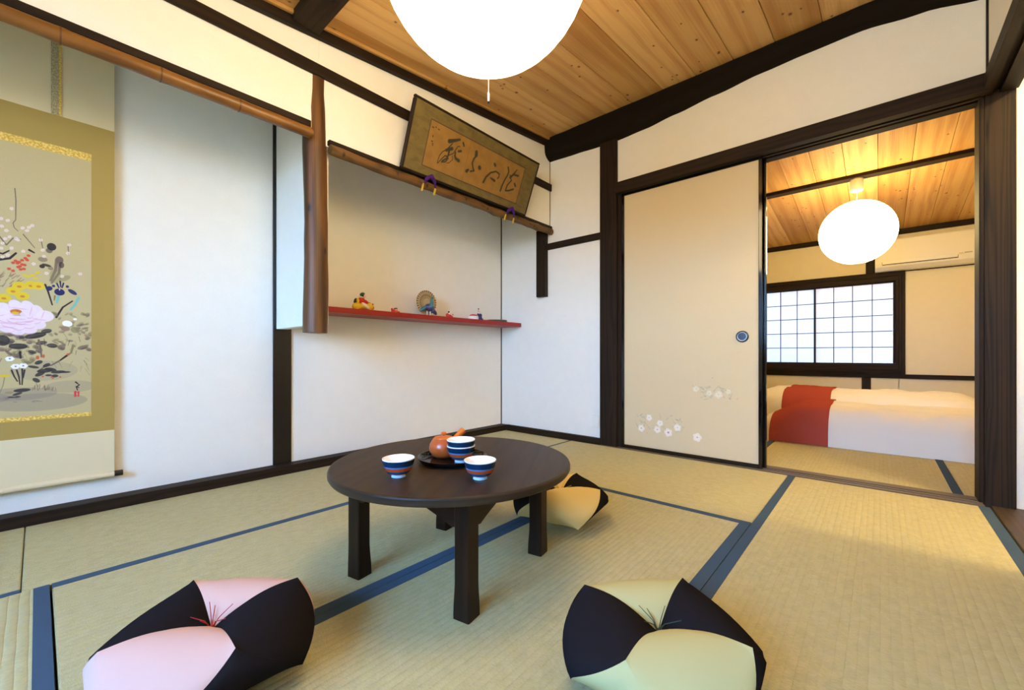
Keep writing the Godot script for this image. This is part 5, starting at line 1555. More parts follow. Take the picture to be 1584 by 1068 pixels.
	[0, 2, 0.75, 191, 396, 3, 2.8, 0], [0, 2, 0.75, 190, 392, 3, 2.8, 0], [0, 2, 0.75, 193, 390, 3, 2.8, 0], [0, 2, 0.75, 196, 392, 3, 2.8, 0], [0, 2, 0.75, 195, 396, 3, 2.8, 0], [0, 2, 0.75, 65, 409, 3, 2.8, 0], 
	[0, 2, 0.75, 63, 407, 3, 2.8, 0], [0, 2, 0.75, 64, 403, 3, 2.8, 0], [0, 2, 0.75, 67, 403, 3, 2.8, 0], [0, 2, 0.75, 68, 406, 3, 2.8, 0], [0, 2, 0.75, 69, 457, 3, 2.8, 0], [0, 2, 0.75, 72, 458, 3, 2.8, 0], 
	[0, 2, 0.75, 72, 462, 3, 2.8, 0], [0, 2, 0.75, 68, 463, 3, 2.8, 0], [0, 2, 0.75, 67, 460, 3, 2.8, 0], [0, 2, 0.75, 123, 341, 3, 2.8, 0], [0, 2, 0.75, 119, 341, 3, 2.8, 0], [0, 2, 0.75, 118, 338, 3, 2.8, 0], 
	[0, 2, 0.75, 121, 335, 3, 2.8, 0], [0, 2, 0.75, 124, 337, 3, 2.8, 0], [0, 2, 0.75, 181, 327, 3, 2.8, 0], [0, 2, 0.75, 179, 325, 3, 2.8, 0], [0, 2, 0.75, 180, 321, 3, 2.8, 0], [0, 2, 0.75, 184, 321, 3, 2.8, 0], 
	[0, 2, 0.75, 185, 324, 3, 2.8, 0], [0, 2, 0.75, 83, 332, 3, 2.8, 0], [0, 2, 0.75, 83, 336, 3, 2.8, 0], [0, 2, 0.75, 80, 338, 3, 2.8, 0], [0, 2, 0.75, 78, 335, 3, 2.8, 0], [0, 2, 0.75, 80, 331, 3, 2.8, 0], 
	[0, 2, 0.75, 167, 327, 3, 2.8, 0], [0, 2, 0.75, 170, 330, 3, 2.8, 0], [0, 2, 0.75, 168, 333, 3, 2.8, 0], [0, 2, 0.75, 164, 334, 3, 2.8, 0], [0, 2, 0.75, 164, 330, 3, 2.8, 0], [0, 2, 0.75, 124, 334, 3, 2.8, 0], 
	[0, 2, 0.75, 127, 333, 3, 2.8, 0], [0, 2, 0.75, 129, 336, 3, 2.8, 0], [0, 2, 0.75, 126, 339, 3, 2.8, 0], [0, 2, 0.75, 123, 338, 3, 2.8, 0], [0, 2, 0.75, 118, 431, 3, 2.8, 0], [0, 2, 0.75, 120, 433, 3, 2.8, 0], 
	[0, 2, 0.75, 119, 437, 3, 2.8, 0], [0, 2, 0.75, 115, 437, 3, 2.8, 0], [0, 2, 0.75, 114, 434, 3, 2.8, 0], [0, 2, 0.75, 129, 392, 3, 2.8, 0], [0, 2, 0.75, 131, 395, 3, 2.8, 0], [0, 2, 0.75, 128, 398, 3, 2.8, 0], 
	[0, 2, 0.75, 125, 397, 3, 2.8, 0], [0, 2, 0.75, 125, 393, 3, 2.8, 0], [0, 2, 0.75, 120, 391, 3, 2.8, 0], [0, 2, 0.75, 121, 394, 3, 2.8, 0], [0, 2, 0.75, 118, 397, 3, 2.8, 0], [0, 2, 0.75, 115, 395, 3, 2.8, 0], 
	[0, 2, 0.75, 116, 391, 3, 2.8, 0], [0, 2, 0.75, 142, 332, 3, 2.8, 0], [0, 2, 0.75, 140, 336, 3, 2.8, 0], [0, 2, 0.75, 137, 336, 3, 2.8, 0], [0, 2, 0.75, 136, 332, 3, 2.8, 0], [0, 2, 0.75, 139, 330, 3, 2.8, 0], 
	[0, 2, 0.75, 114, 359, 3, 2.8, 0], [0, 2, 0.75, 118, 358, 3, 2.8, 0], [0, 2, 0.75, 119, 362, 3, 2.8, 0], [0, 2, 0.75, 116, 364, 3, 2.8, 0], [0, 2, 0.75, 113, 363, 3, 2.8, 0], [0, 2, 0.75, 193, 468, 3, 2.8, 0], 
	[0, 2, 0.75, 189, 468, 3, 2.8, 0], [0, 2, 0.75, 188, 464, 3, 2.8, 0], [0, 2, 0.75, 192, 462, 3, 2.8, 0], [0, 2, 0.75, 194, 465, 3, 2.8, 0], [0, 14, 0.35, 128, 949, 140, 28.8, 0], [0, 10, 0.73, 37, 650, 13.7, 4.4, 0.33], 
	[0, 10, 0.43, 105, 686, 17.4, 5.5, -0.32], [0, 10, 0.36, 146, 708, 9, 4.7, -0.49], [0, 10, 0.66, 25, 719, 17.9, 4.8, 0.73], [0, 10, 0.48, 25, 671, 9.8, 5.2, 0.29], [0, 11, 0.65, 165, 793, 13.6, 6.9, 0.71], 
	[0, 10, 0.57, 122, 782, 12.9, 5.4, -0.18], [0, 11, 0.49, 205, 710, 10.5, 8.4, -0.05], [0, 1, 0.54, 74, 640, 8.5, 8.3, -0.46], [0, 11, 0.52, 48, 793, 15.9, 5.4, -0.21], [0, 1, 0.71, 48, 664, 16.1, 5.1, -0.77], 
	[0, 10, 0.63, 221, 786, 17.9, 6.9, 0.52], [0, 1, 0.75, 136, 708, 11.2, 4.7, -0.22], [0, 11, 0.4, 149, 743, 17.2, 4.6, 0.54], [0, 1, 0.4, 34, 745, 8.7, 7.7, -0.31], [0, 11, 0.64, 96, 733, 16.8, 6.3, 0.58], 
	[0, 10, 0.35, 28, 639, 10.5, 7.3, 0.23], [0, 11, 0.51, 224, 657, 17.3, 8.2, 0.57], [0, 10, 0.67, 109, 685, 8.3, 4.9, 0.73], [0, 1, 0.49, 162, 807, 8.3, 7.1, 0.8], [0, 10, 0.43, 97, 735, 14.8, 8.5, -0.13], 
	[0, 1, 0.65, 30, 786, 10.4, 7.8, 0.76], [0, 11, 0.57, 188, 651, 10.5, 4.7, 0.59], [0, 10, 0.65, 30, 751, 15.7, 6.2, -0.44], [0, 1, 0.39, 145, 755, 15.2, 6.3, -0.48], [0, 10, 0.37, 93, 661, 11.3, 6.6, 0.77], 
	[0, 10, 0.37, 142, 706, 12.8, 5.6, -0.72], [0, 10, 0.42, 30, 681, 14.4, 5.9, 0.73], [0, 11, 0.7, 181, 617, 18, 8.1, -0.44], [0, 10, 0.6, 192, 731, 9.8, 5.4, 0.58], [0, 1, 0.46, 88, 720, 9.1, 4.5, 0.59], 
	[0, 1, 0.51, 81, 776, 9.1, 8, -0.44], [0, 11, 0.38, 139, 637, 12.4, 7.6, 0.42], [0, 1, 0.74, 187, 778, 8.6, 6.7, 0.07], [0, 11, 0.68, 138, 654, 9.3, 8, 0.2], [0, 11, 0.73, 39, 764, 16.7, 6.8, -0.44], 
	[0, 10, 0.74, 49, 728, 11.9, 4.6, 0.27], [0, 10, 0.64, 93, 793, 16.5, 5, -0.03], [0, 1, 0.43, 43, 690, 11.2, 7.6, 0.06], [0, 1, 0.74, 128, 686, 17.2, 6.2, -0.51], [0, 4, 0.95, 175, 579, 18, 14.4, 0], 
	[0, 5, 0.8, 175, 581, 6.4, 4.1, 0], [0, 4, 0.95, 150, 601, 18, 14.4, 0], [0, 5, 0.8, 150, 603, 6.4, 4.1, 0], [0, 4, 0.95, 125, 583, 18, 14.4, 0], [0, 5, 0.8, 125, 586, 6.4, 4.1, 0], [0, 4, 0.95, 100, 605, 18, 14.4, 0], 
	[0, 5, 0.8, 100, 607, 6.4, 4.1, 0], [0, 4, 0.95, 76, 588, 18, 14.4, 0], [0, 5, 0.8, 76, 590, 6.4, 4.1, 0], [0, 10, 0.53, 411, 761, 7.4, 3.5, -0.65], [0, 11, 0.24, 412, 763, 4.4, 1.6, -0.65], [1, 12, 0.55, 1.2, 406, 765, 416, 758], 
	[0, 10, 0.32, 446, 676, 9.2, 4.9, -0.01], [0, 11, 0.14, 447, 678, 5.5, 2.2, -0.01], [1, 12, 0.55, 1.2, 438, 677, 453, 676], [0, 10, 0.42, 487, 627, 11.3, 5.7, 0.04], [0, 11, 0.19, 489, 629, 6.8, 2.6, 0.04], 
	[1, 12, 0.55, 1.2, 478, 627, 496, 627], [0, 1, 0.54, 497, 724, 6.7, 6.1, -0.2], [0, 11, 0.24, 499, 726, 4, 2.7, -0.2], [1, 12, 0.55, 1.2, 492, 725, 503, 723], [0, 10, 0.57, 396, 628, 10.8, 5, 0.27], 
	[0, 11, 0.25, 398, 630, 6.5, 2.3, 0.27], [1, 12, 0.55, 1.2, 388, 626, 405, 630], [0, 10, 0.3, 455, 637, 9.8, 3.5, 0.36], [0, 11, 0.14, 457, 638, 5.9, 1.6, 0.36], [1, 12, 0.55, 1.2, 448, 635, 463, 639], 
	[0, 1, 0.56, 491, 683, 12.2, 4.3, -0.26], [0, 11, 0.25, 493, 684, 7.3, 1.9, -0.26], [1, 12, 0.55, 1.2, 481, 686, 501, 680], [0, 10, 0.48, 400, 732, 9.7, 4.4, -0.26], [0, 11, 0.21, 401, 734, 5.8, 2, -0.26], 
	[1, 12, 0.55, 1.2, 392, 734, 407, 730], [0, 1, 0.27, 444, 710, 7.1, 5.1, 0.02], [0, 11, 0.12, 445, 712, 4.2, 2.3, 0.02], [1, 12, 0.55, 1.2, 438, 710, 450, 710], [0, 1, 0.37, 496, 691, 7.5, 4.2, -0.88], 
	[0, 11, 0.17, 498, 692, 4.5, 1.9, -0.88], [1, 12, 0.55, 1.2, 492, 695, 500, 686], [0, 12, 0.48, 416, 681, 8.1, 5.7, -0.15], [0, 11, 0.22, 417, 683, 4.9, 2.6, -0.15], [1, 12, 0.55, 1.2, 410, 682, 422, 680], 
	[0, 10, 0.25, 398, 757, 7.4, 5.9, -0.36], [0, 11, 0.11, 399, 759, 4.4, 2.7, -0.36], [1, 12, 0.55, 1.2, 392, 759, 403, 755], [0, 10, 0.45, 478, 666, 10, 6.4, -0.65], [0, 11, 0.2, 480, 668, 6, 2.9, -0.65], 
	[1, 12, 0.55, 1.2, 472, 671, 485, 661], [0, 10, 0.29, 433, 629, 8, 3.7, -0.75], [0, 11, 0.13, 434, 630, 4.8, 1.7, -0.75], [1, 12, 0.55, 1.2, 428, 634, 438, 624], [0, 1, 0.32, 447, 670, 9.4, 3.9, 0.19], 
	[0, 11, 0.14, 449, 672, 5.7, 1.7, 0.19], [1, 12, 0.55, 1.2, 440, 669, 455, 671], [0, 1, 0.38, 498, 665, 6.8, 4.4, -0.31], [0, 11, 0.17, 499, 667, 4.1, 2, -0.31], [1, 12, 0.55, 1.2, 492, 667, 503, 663], 
	[0, 10, 0.52, 463, 691, 12.1, 3.5, 0.84], [0, 11, 0.23, 465, 692, 7.3, 1.6, 0.84], [1, 12, 0.55, 1.2, 457, 684, 470, 698], [0, 10, 0.32, 508, 701, 8.4, 4.8, -0.68], [0, 11, 0.14, 509, 703, 5, 2.2, -0.68], 
	[1, 12, 0.55, 1.2, 502, 706, 513, 697], [0, 10, 0.48, 411, 739, 8.7, 3.7, 0.4], [0, 11, 0.21, 412, 740, 5.2, 1.7, 0.4], [1, 12, 0.55, 1.2, 404, 736, 417, 741], [0, 10, 0.38, 473, 693, 11, 4.9, -0.19], 
	[0, 11, 0.17, 474, 694, 6.6, 2.2, -0.19], [1, 12, 0.55, 1.2, 464, 695, 482, 690], [0, 12, 0.46, 411, 648, 6.8, 4.1, -0.89], [0, 11, 0.21, 412, 649, 4.1, 1.8, -0.89], [1, 12, 0.55, 1.2, 407, 652, 414, 643], 
	[0, 12, 0.46, 497, 713, 9.7, 6.6, 0.45], [0, 11, 0.21, 498, 716, 5.8, 3, 0.45], [1, 12, 0.55, 1.2, 489, 710, 504, 716], [0, 1, 0.48, 485, 700, 7.6, 5.1, 0.44], [0, 11, 0.21, 487, 702, 4.6, 2.3, 0.44], 
	[1, 12, 0.55, 1.2, 480, 698, 491, 703], [0, 10, 0.33, 384, 710, 11.2, 6.5, 0.87], [0, 11, 0.15, 386, 713, 6.7, 2.9, 0.87], [1, 12, 0.55, 1.2, 379, 704, 390, 717], [0, 1, 0.36, 419, 699, 11.6, 5.8, -0.32], 
	[0, 11, 0.16, 421, 701, 7, 2.6, -0.32], [1, 12, 0.55, 1.2, 411, 703, 428, 696], [0, 1, 0.38, 487, 668, 10.6, 3.7, -0.03], [0, 11, 0.17, 489, 669, 6.3, 1.7, -0.03], [1, 12, 0.55, 1.2, 478, 669, 496, 667], 
	[0, 10, 0.49, 455, 754, 8, 5.4, 0.62], [0, 11, 0.22, 457, 756, 4.8, 2.4, 0.62], [1, 12, 0.55, 1.2, 450, 751, 461, 758], [0, 1, 0.54, 501, 724, 10.1, 5.6, -0.55], [0, 11, 0.24, 502, 726, 6.1, 2.5, -0.55], 
	[1, 12, 0.55, 1.2, 493, 729, 508, 720], [0, 10, 0.4, 446, 628, 6.5, 5.8, -0.41], [0, 11, 0.18, 447, 631, 3.9, 2.6, -0.41], [1, 12, 0.55, 1.2, 441, 631, 451, 626], [0, 1, 0.34, 398, 742, 12.9, 4.3, 0.59], 
	[0, 11, 0.15, 400, 743, 7.7, 1.9, 0.59], [1, 12, 0.55, 1.2, 389, 736, 406, 747], [0, 10, 0.51, 508, 709, 8.5, 6.6, 0.52], [0, 11, 0.23, 510, 712, 5.1, 3, 0.52], [1, 12, 0.55, 1.2, 502, 706, 515, 713], 
	[0, 1, 0.29, 414, 739, 9.7, 4, -0.01], [0, 11, 0.13, 415, 741, 5.8, 1.8, -0.01], [1, 12, 0.55, 1.2, 406, 739, 421, 739], [0, 10, 0.53, 397, 632, 11.5, 6.7, 0.76], [0, 11, 0.24, 399, 634, 6.9, 3, 0.76], 
	[1, 12, 0.55, 1.2, 390, 626, 403, 638], [0, 1, 0.57, 400, 709, 6.6, 4.9, 0.66], [0, 11, 0.26, 401, 711, 4, 2.2, 0.66], [1, 12, 0.55, 1.2, 396, 706, 404, 713], [0, 1, 0.53, 499, 627, 8.5, 6.7, -0.78], 
	[0, 11, 0.24, 501, 629, 5.1, 3, -0.78], [1, 12, 0.55, 1.2, 494, 632, 504, 622], [0, 10, 0.54, 488, 626, 10.6, 4.6, 0.59], [0, 11, 0.24, 489, 628, 6.3, 2.1, 0.59], [1, 12, 0.55, 1.2, 480, 622, 495, 630], 
	[0, 1, 0.27, 473, 705, 7.6, 5.9, 0.84], [0, 11, 0.12, 474, 708, 4.5, 2.6, 0.84], [1, 12, 0.55, 1.2, 469, 701, 477, 710], [0, 1, 0.39, 496, 753, 8.4, 3.9, -0.44], [0, 11, 0.17, 497, 755, 5.1, 1.8, -0.44], 
	[1, 12, 0.55, 1.2, 490, 756, 502, 750], [0, 10, 0.37, 436, 734, 9.7, 3.6, 0.77], [0, 11, 0.17, 438, 735, 5.8, 1.6, 0.77], [1, 12, 0.55, 1.2, 431, 729, 442, 739], [0, 10, 0.45, 408, 759, 9.9, 5.8, 0.59], 
	[0, 11, 0.2, 409, 761, 5.9, 2.6, 0.59], [1, 12, 0.55, 1.2, 401, 755, 414, 763], [0, 1, 0.6, 423, 749, 9.4, 5.3, 0.78], [0, 11, 0.27, 425, 751, 5.6, 2.4, 0.78], [1, 12, 0.55, 1.2, 418, 744, 429, 754], 
	[0, 1, 0.4, 500, 633, 7.5, 3.9, -0.66], [0, 11, 0.18, 501, 634, 4.5, 1.8, -0.66], [1, 12, 0.55, 1.2, 495, 637, 505, 629], [0, 1, 0.49, 469, 683, 8, 6.1, -0.11], [0, 11, 0.22, 471, 685, 4.8, 2.7, -0.11], 
	[1, 12, 0.55, 1.2, 463, 684, 476, 682], [0, 1, 0.55, 475, 671, 12.9, 5, -0.24], [0, 11, 0.25, 477, 673, 7.7, 2.3, -0.24], [1, 12, 0.55, 1.2, 465, 674, 485, 668], [0, 12, 0.47, 448, 662, 11.8, 6.2, -0.4], 
	[0, 11, 0.21, 450, 665, 7.1, 2.8, -0.4], [1, 12, 0.55, 1.2, 439, 667, 457, 658], [0, 1, 0.52, 446, 735, 8, 4.1, 0.05], [0, 11, 0.23, 447, 736, 4.8, 1.8, 0.05], [1, 12, 0.55, 1.2, 439, 735, 452, 735], 
	[0, 11, 0.55, 348, 778, 9.9, 4.5, 0.59], [0, 0, 0.25, 349, 780, 5.9, 2, 0.59], [1, 12, 0.55, 1.2, 342, 774, 354, 782], [0, 11, 0.38, 262, 747, 13.2, 4.9, 0.3], [0, 0, 0.17, 264, 748, 7.9, 2.2, 0.3], 
	[1, 12, 0.55, 1.2, 253, 744, 271, 749], [0, 1, 0.58, 245, 771, 14.7, 8, 0.1], [0, 11, 0.26, 247, 773, 8.8, 3.6, 0.1], [1, 12, 0.55, 1.2, 235, 770, 255, 772], [0, 11, 0.74, 357, 745, 16.9, 7.4, -0.21], 
	[0, 0, 0.33, 359, 747, 10.1, 3.3, -0.21], [1, 12, 0.55, 1.2, 344, 748, 369, 742], [0, 11, 0.5, 233, 741, 11.8, 5.1, -0.42], [0, 0, 0.22, 234, 743, 7.1, 2.3, -0.42], [1, 12, 0.55, 1.2, 225, 745, 240, 737], 
	[0, 1, 0.41, 270, 746, 10.7, 7, -0.74], [0, 11, 0.18, 271, 749, 6.4, 3.2, -0.74], [1, 12, 0.55, 1.2, 264, 752, 275, 741], [0, 10, 0.54, 329, 807, 7.6, 8.5, 0.02], [0, 11, 0.24, 330, 810, 4.6, 3.8, 0.02], 
	[1, 12, 0.55, 1.2, 323, 807, 334, 807], [0, 1, 0.65, 291, 722, 13.5, 7.7, 0.45], [0, 11, 0.29, 292, 725, 8.1, 3.5, 0.45], [1, 12, 0.55, 1.2, 282, 718, 299, 727], [0, 10, 0.6, 308, 732, 9.9, 8, -0.08], 
	[0, 11, 0.27, 309, 735, 5.9, 3.6, -0.08], [1, 12, 0.55, 1.2, 301, 733, 315, 732], [0, 10, 0.64, 294, 779, 8.4, 8.5, -0.63], [0, 11, 0.29, 295, 782, 5, 3.8, -0.63], [1, 12, 0.55, 1.2, 289, 783, 299, 775], 
	[0, 1, 0.66, 322, 744, 9, 6.6, 0.14], [0, 11, 0.3, 323, 746, 5.4, 3, 0.14], [1, 12, 0.55, 1.2, 315, 743, 328, 745], [0, 10, 0.7, 295, 706, 9.2, 7.1, -0.39], [0, 11, 0.32, 296, 708, 5.5, 3.2, -0.39], 
	[1, 12, 0.55, 1.2, 289, 709, 301, 703], [0, 11, 0.36, 247, 717, 11.4, 7.9, -0.29], [0, 0, 0.16, 248, 720, 6.9, 3.6, -0.29], [1, 12, 0.55, 1.2, 239, 720, 254, 714], [0, 1, 0.68, 217, 707, 12.8, 7.1, -0.78], 
	[0, 11, 0.3, 219, 709, 7.7, 3.2, -0.78], [1, 12, 0.55, 1.2, 211, 713, 223, 700], [0, 1, 0.62, 267, 802, 9.3, 8, 0.59], [0, 11, 0.28, 268, 805, 5.6, 3.6, 0.59], [1, 12, 0.55, 1.2, 262, 799, 273, 806], 
	[0, 1, 0.41, 297, 726, 16.1, 6.2, -0.56], [0, 11, 0.18, 299, 728, 9.6, 2.8, -0.56], [1, 12, 0.55, 1.2, 287, 732, 307, 719], [0, 10, 0.51, 329, 814, 16.4, 6.2, -0.72], [0, 11, 0.23, 331, 817, 9.8, 2.8, -0.72], 
	[1, 12, 0.55, 1.2, 320, 823, 338, 806], [0, 10, 0.44, 321, 819, 7.6, 6.4, 0.31], [0, 11, 0.2, 322, 821, 4.6, 2.9, 0.31], [1, 12, 0.55, 1.2, 316, 817, 326, 821], [0, 10, 0.67, 278, 784, 10.1, 5.5, -0.77], 
	[0, 11, 0.3, 279, 786, 6, 2.5, -0.77], [1, 12, 0.55, 1.2, 273, 789, 283, 778], [0, 1, 0.7, 328, 784, 8.9, 7.8, 0.25], [0, 11, 0.31, 329, 786, 5.3, 3.5, 0.25], [1, 12, 0.55, 1.2, 321, 782, 334, 785], 
	[0, 10, 0.71, 340, 760, 9.4, 8.2, -0.1], [0, 11, 0.32, 342, 762, 5.6, 3.7, -0.1], [1, 12, 0.55, 1.2, 333, 760, 347, 759], [0, 1, 0.6, 348, 766, 16.1, 8.1, 0.75], [0, 11, 0.27, 350, 769, 9.7, 3.6, 0.75], 
	[1, 12, 0.55, 1.2, 339, 758, 357, 775], [0, 1, 0.57, 313, 757, 12.2, 5.8, 0.71], [0, 11, 0.26, 315, 759, 7.3, 2.6, 0.71], [1, 12, 0.55, 1.2, 307, 751, 320, 763], [0, 1, 0.38, 368, 751, 10.4, 4.9, 0.44], 
	[0, 11, 0.17, 369, 753, 6.2, 2.2, 0.44], [1, 12, 0.55, 1.2, 361, 748, 375, 754], [0, 1, 0.48, 266, 770, 14.2, 6, -0.77], [0, 11, 0.21, 268, 772, 8.5, 2.7, -0.77], [1, 12, 0.55, 1.2, 259, 777, 273, 762], 
	[0, 11, 0.53, 271, 739, 10.9, 8, 0.26], [0, 0, 0.24, 273, 742, 6.5, 3.6, 0.26], [1, 12, 0.55, 1.2, 264, 737, 279, 741], [0, 1, 0.63, 310, 759, 7.2, 4.4, 0.33], [0, 11, 0.28, 311, 761, 4.3, 2, 0.33], 
	[1, 12, 0.55, 1.2, 305, 757, 315, 761], [0, 11, 0.46, 266, 785, 13.1, 4.8, 0.8], [0, 0, 0.21, 267, 787, 7.9, 2.2, 0.8], [1, 12, 0.55, 1.2, 259, 778, 272, 792], [0, 11, 0.72, 302, 725, 7.6, 5.8, 0.33], 
	[0, 0, 0.32, 303, 727, 4.6, 2.6, 0.33], [1, 12, 0.55, 1.2, 297, 723, 307, 727], [0, 10, 0.54, 311, 816, 13.3, 8.5, 0.72], [0, 11, 0.24, 313, 819, 8, 3.8, 0.72], [1, 12, 0.55, 1.2, 304, 809, 319, 823], 
	[0, 11, 0.53, 289, 792, 12.1, 6.5, -0.16], [0, 0, 0.24, 291, 794, 7.3, 2.9, -0.16], [1, 12, 0.55, 1.2, 281, 793, 298, 790], [0, 1, 0.67, 290, 797, 16.8, 6.8, 0.18], [0, 11, 0.3, 292, 799, 10.1, 3.1, 0.18], 
	[1, 12, 0.55, 1.2, 278, 794, 302, 799], [0, 10, 0.53, 243, 742, 12.7, 8.4, 0.2], [0, 11, 0.24, 244, 745, 7.6, 3.8, 0.2], [1, 12, 0.55, 1.2, 234, 740, 251, 744], [0, 10, 0.73, 244, 722, 10.5, 4.6, -0.16], 
	[0, 11, 0.33, 246, 724, 6.3, 2.1, -0.16], [1, 12, 0.55, 1.2, 237, 724, 251, 721], [0, 1, 0.57, 227, 733, 11.4, 7.3, -0.5], [0, 11, 0.26, 229, 735, 6.8, 3.3, -0.5], [1, 12, 0.55, 1.2, 220, 737, 234, 728], 
	[0, 10, 0.42, 319, 776, 7.7, 6, 0.08], [0, 11, 0.19, 320, 778, 4.6, 2.7, 0.08], [1, 12, 0.55, 1.2, 313, 776, 325, 776], [0, 1, 0.36, 330, 739, 14.1, 6.2, 0.43], [0, 11, 0.16, 332, 741, 8.4, 2.8, 0.43], 
	[1, 12, 0.55, 1.2, 321, 735, 340, 744], [0, 1, 0.5, 270, 717, 12.7, 6.8, -0.09], [0, 11, 0.22, 272, 719, 7.6, 3.1, -0.09], [1, 12, 0.55, 1.2, 261, 718, 279, 716], [0, 1, 0.63, 267, 715, 15.7, 6.2, -0.08], 
	[0, 11, 0.28, 269, 717, 9.4, 2.8, -0.08], [1, 12, 0.55, 1.2, 256, 717, 278, 714], [0, 1, 0.63, 236, 745, 11.5, 5.8, 0.03], [0, 11, 0.28, 238, 746, 6.9, 2.6, 0.03], [1, 12, 0.55, 1.2, 228, 744, 244, 745], 
	[1, 1, 0.55, 1.4, 388, 816, 402, 842], [1, 10, 0.55, 1.4, 452, 815, 441, 836], [1, 10, 0.55, 1.4, 307, 778, 317, 809], [1, 1, 0.55, 1.4, 292, 772, 306, 790], [1, 10, 0.55, 1.4, 442, 768, 453, 788], 
	[1, 1, 0.55, 1.4, 422, 704, 436, 728], [1, 0, 0.55, 1.4, 471, 717, 476, 739], [1, 0, 0.55, 1.4, 463, 774, 461, 791], [1, 1, 0.55, 1.4, 259, 759, 257, 779], [1, 0, 0.55, 1.4, 297, 834, 309, 858], 
	[1, 10, 0.55, 1.4, 266, 778, 262, 804], [1, 10, 0.55, 1.4, 245, 729, 241, 754], [1, 1, 0.55, 1.4, 283, 697, 296, 707], [1, 0, 0.55, 1.4, 246, 804, 241, 819], [1, 1, 0.55, 1.4, 494, 828, 504, 855], 
	[1, 10, 0.55, 1.4, 328, 698, 340, 719], [1, 1, 0.55, 1.4, 309, 789, 295, 799], [1, 10, 0.55, 1.4, 433, 735, 425, 769], [1, 10, 0.55, 1.4, 480, 835, 476, 858], [1, 10, 0.55, 1.4, 459, 735, 463, 753], 
	[1, 0, 0.55, 1.4, 247, 731, 247, 755], [1, 0, 0.55, 1.4, 443, 731, 437, 754], [1, 0, 0.55, 1.4, 291, 709, 297, 736], [1, 10, 0.55, 1.4, 273, 731, 286, 746], [1, 10, 0.55, 1.4, 492, 803, 505, 816], 
	[1, 10, 0.55, 1.4, 353, 851, 344, 873], [1, 1, 0.55, 1.4, 409, 819, 419, 842], [1, 0, 0.55, 1.4, 487, 813, 499, 832], [1, 0, 0.55, 1.4, 365, 729, 367, 755], [1, 10, 0.55, 1.4, 493, 849, 506, 874], 
	[0, 11, 0.9, 340, 717, 32, 10.8, -0.25], [0, 0, 0.41, 344, 721, 19.2, 4.9, -0.25], [1, 12, 0.55, 1.2, 317, 724, 363, 710], [0, 11, 0.9, 291, 759, 26, 11, 0], [0, 0, 0.41, 294, 762, 15.6, 5, 0], 
	[1, 12, 0.55, 1.2, 272, 759, 310, 758], [0, 11, 0.85, 249, 738, 20, 19.2, 0.4], [0, 0, 0.38, 251, 745, 12, 8.6, 0.4], [1, 12, 0.55, 1.2, 236, 733, 261, 744], [0, 11, 0.8, 372, 699, 16, 8.2, -0.2], 
	[0, 0, 0.36, 374, 702, 9.6, 3.7, -0.2], [1, 12, 0.55, 1.2, 360, 702, 384, 696], [0, 11, 0.8, 389, 755, 16, 8.6, 0.1], [0, 0, 0.36, 392, 758, 9.6, 3.9, 0.1], [1, 12, 0.55, 1.2, 377, 754, 402, 756], 
	[0, 1, 0.75, 417, 762, 12, 10.6, 0.6], [0, 11, 0.34, 419, 766, 7.2, 4.8, 0.6], [1, 12, 0.55, 1.2, 409, 757, 425, 767], [0, 1, 0.8, 484, 761, 18, 8.2, -0.3], [0, 11, 0.36, 487, 764, 10.8, 3.7, -0.3], 
	[1, 12, 0.55, 1.2, 470, 766, 498, 757], [0, 1, 0.7, 503, 769, 10, 7.2, 0.4], [0, 11, 0.32, 504, 771, 6, 3.2, 0.4], [1, 12, 0.55, 1.2, 495, 766, 511, 772], [0, 11, 0.8, 331, 780, 12, 6.2, 0.3], 
	[0, 0, 0.36, 332, 782, 7.2, 2.8, 0.3], [1, 12, 0.55, 1.2, 322, 777, 339, 782], [0, 9, 0.35, 355, 652, 26, 19.2, 0], [0, 8, 0.85, 355, 649, 26, 18.2, 0], [0, 9, 0.35, 345, 677, 26, 19.2, 0.11], 
	[0, 8, 0.85, 345, 674, 26, 18.2, 0.11], [0, 9, 0.35, 319, 695, 26, 19.2, 0.23], [0, 8, 0.85, 319, 692, 26, 18.2, 0.23], [0, 9, 0.35, 286, 700, 26, 19.2, 0.34], [0, 8, 0.85, 286, 697, 26, 18.2, 0.34], 
	[0, 9, 0.35, 256, 691, 26, 19.2, 0.46], [0, 8, 0.85, 256, 688, 26, 18.2, 0.46], [0, 9, 0.35, 239, 671, 26, 19.2, 0.57], [0, 8, 0.85, 239, 668, 26, 18.2, 0.57], [0, 9, 0.35, 239, 646, 26, 19.2, 0.69], 
	[0, 8, 0.85, 239, 643, 26, 18.2, 0.69], [0, 9, 0.35, 256, 624, 26, 19.2, 0.8], [0, 8, 0.85, 256, 621, 26, 18.2, 0.8], [0, 9, 0.35, 286, 612, 26, 19.2, 0.91], [0, 8, 0.85, 286, 609, 26, 18.2, 0.91], 
	[0, 9, 0.35, 319, 613, 26, 19.2, 1.03], [0, 8, 0.85, 319, 610, 26, 18.2, 1.03], [0, 9, 0.35, 345, 628, 26, 19.2, 1.14], [0, 8, 0.85, 345, 625, 26, 18.2, 1.14], [0, 9, 0.5, 336, 658, 21, 15.4, 0.06], 
	[0, 8, 0.85, 336, 655, 21, 14.4, 0.06], [0, 9, 0.5, 318, 677, 21, 15.4, 0.2], [0, 8, 0.85, 318, 674, 21, 14.4, 0.2], [0, 9, 0.5, 289, 684, 21, 15.4, 0.34], [0, 8, 0.85, 289, 681, 21, 14.4, 0.34], 
	[0, 9, 0.5, 263, 674, 21, 15.4, 0.48], [0, 8, 0.85, 263, 672, 21, 14.4, 0.48], [0, 9, 0.5, 252, 655, 21, 15.4, 0.62], [0, 8, 0.85, 252, 652, 21, 14.4, 0.62], [0, 9, 0.5, 261, 633, 21, 15.4, 0.76], 
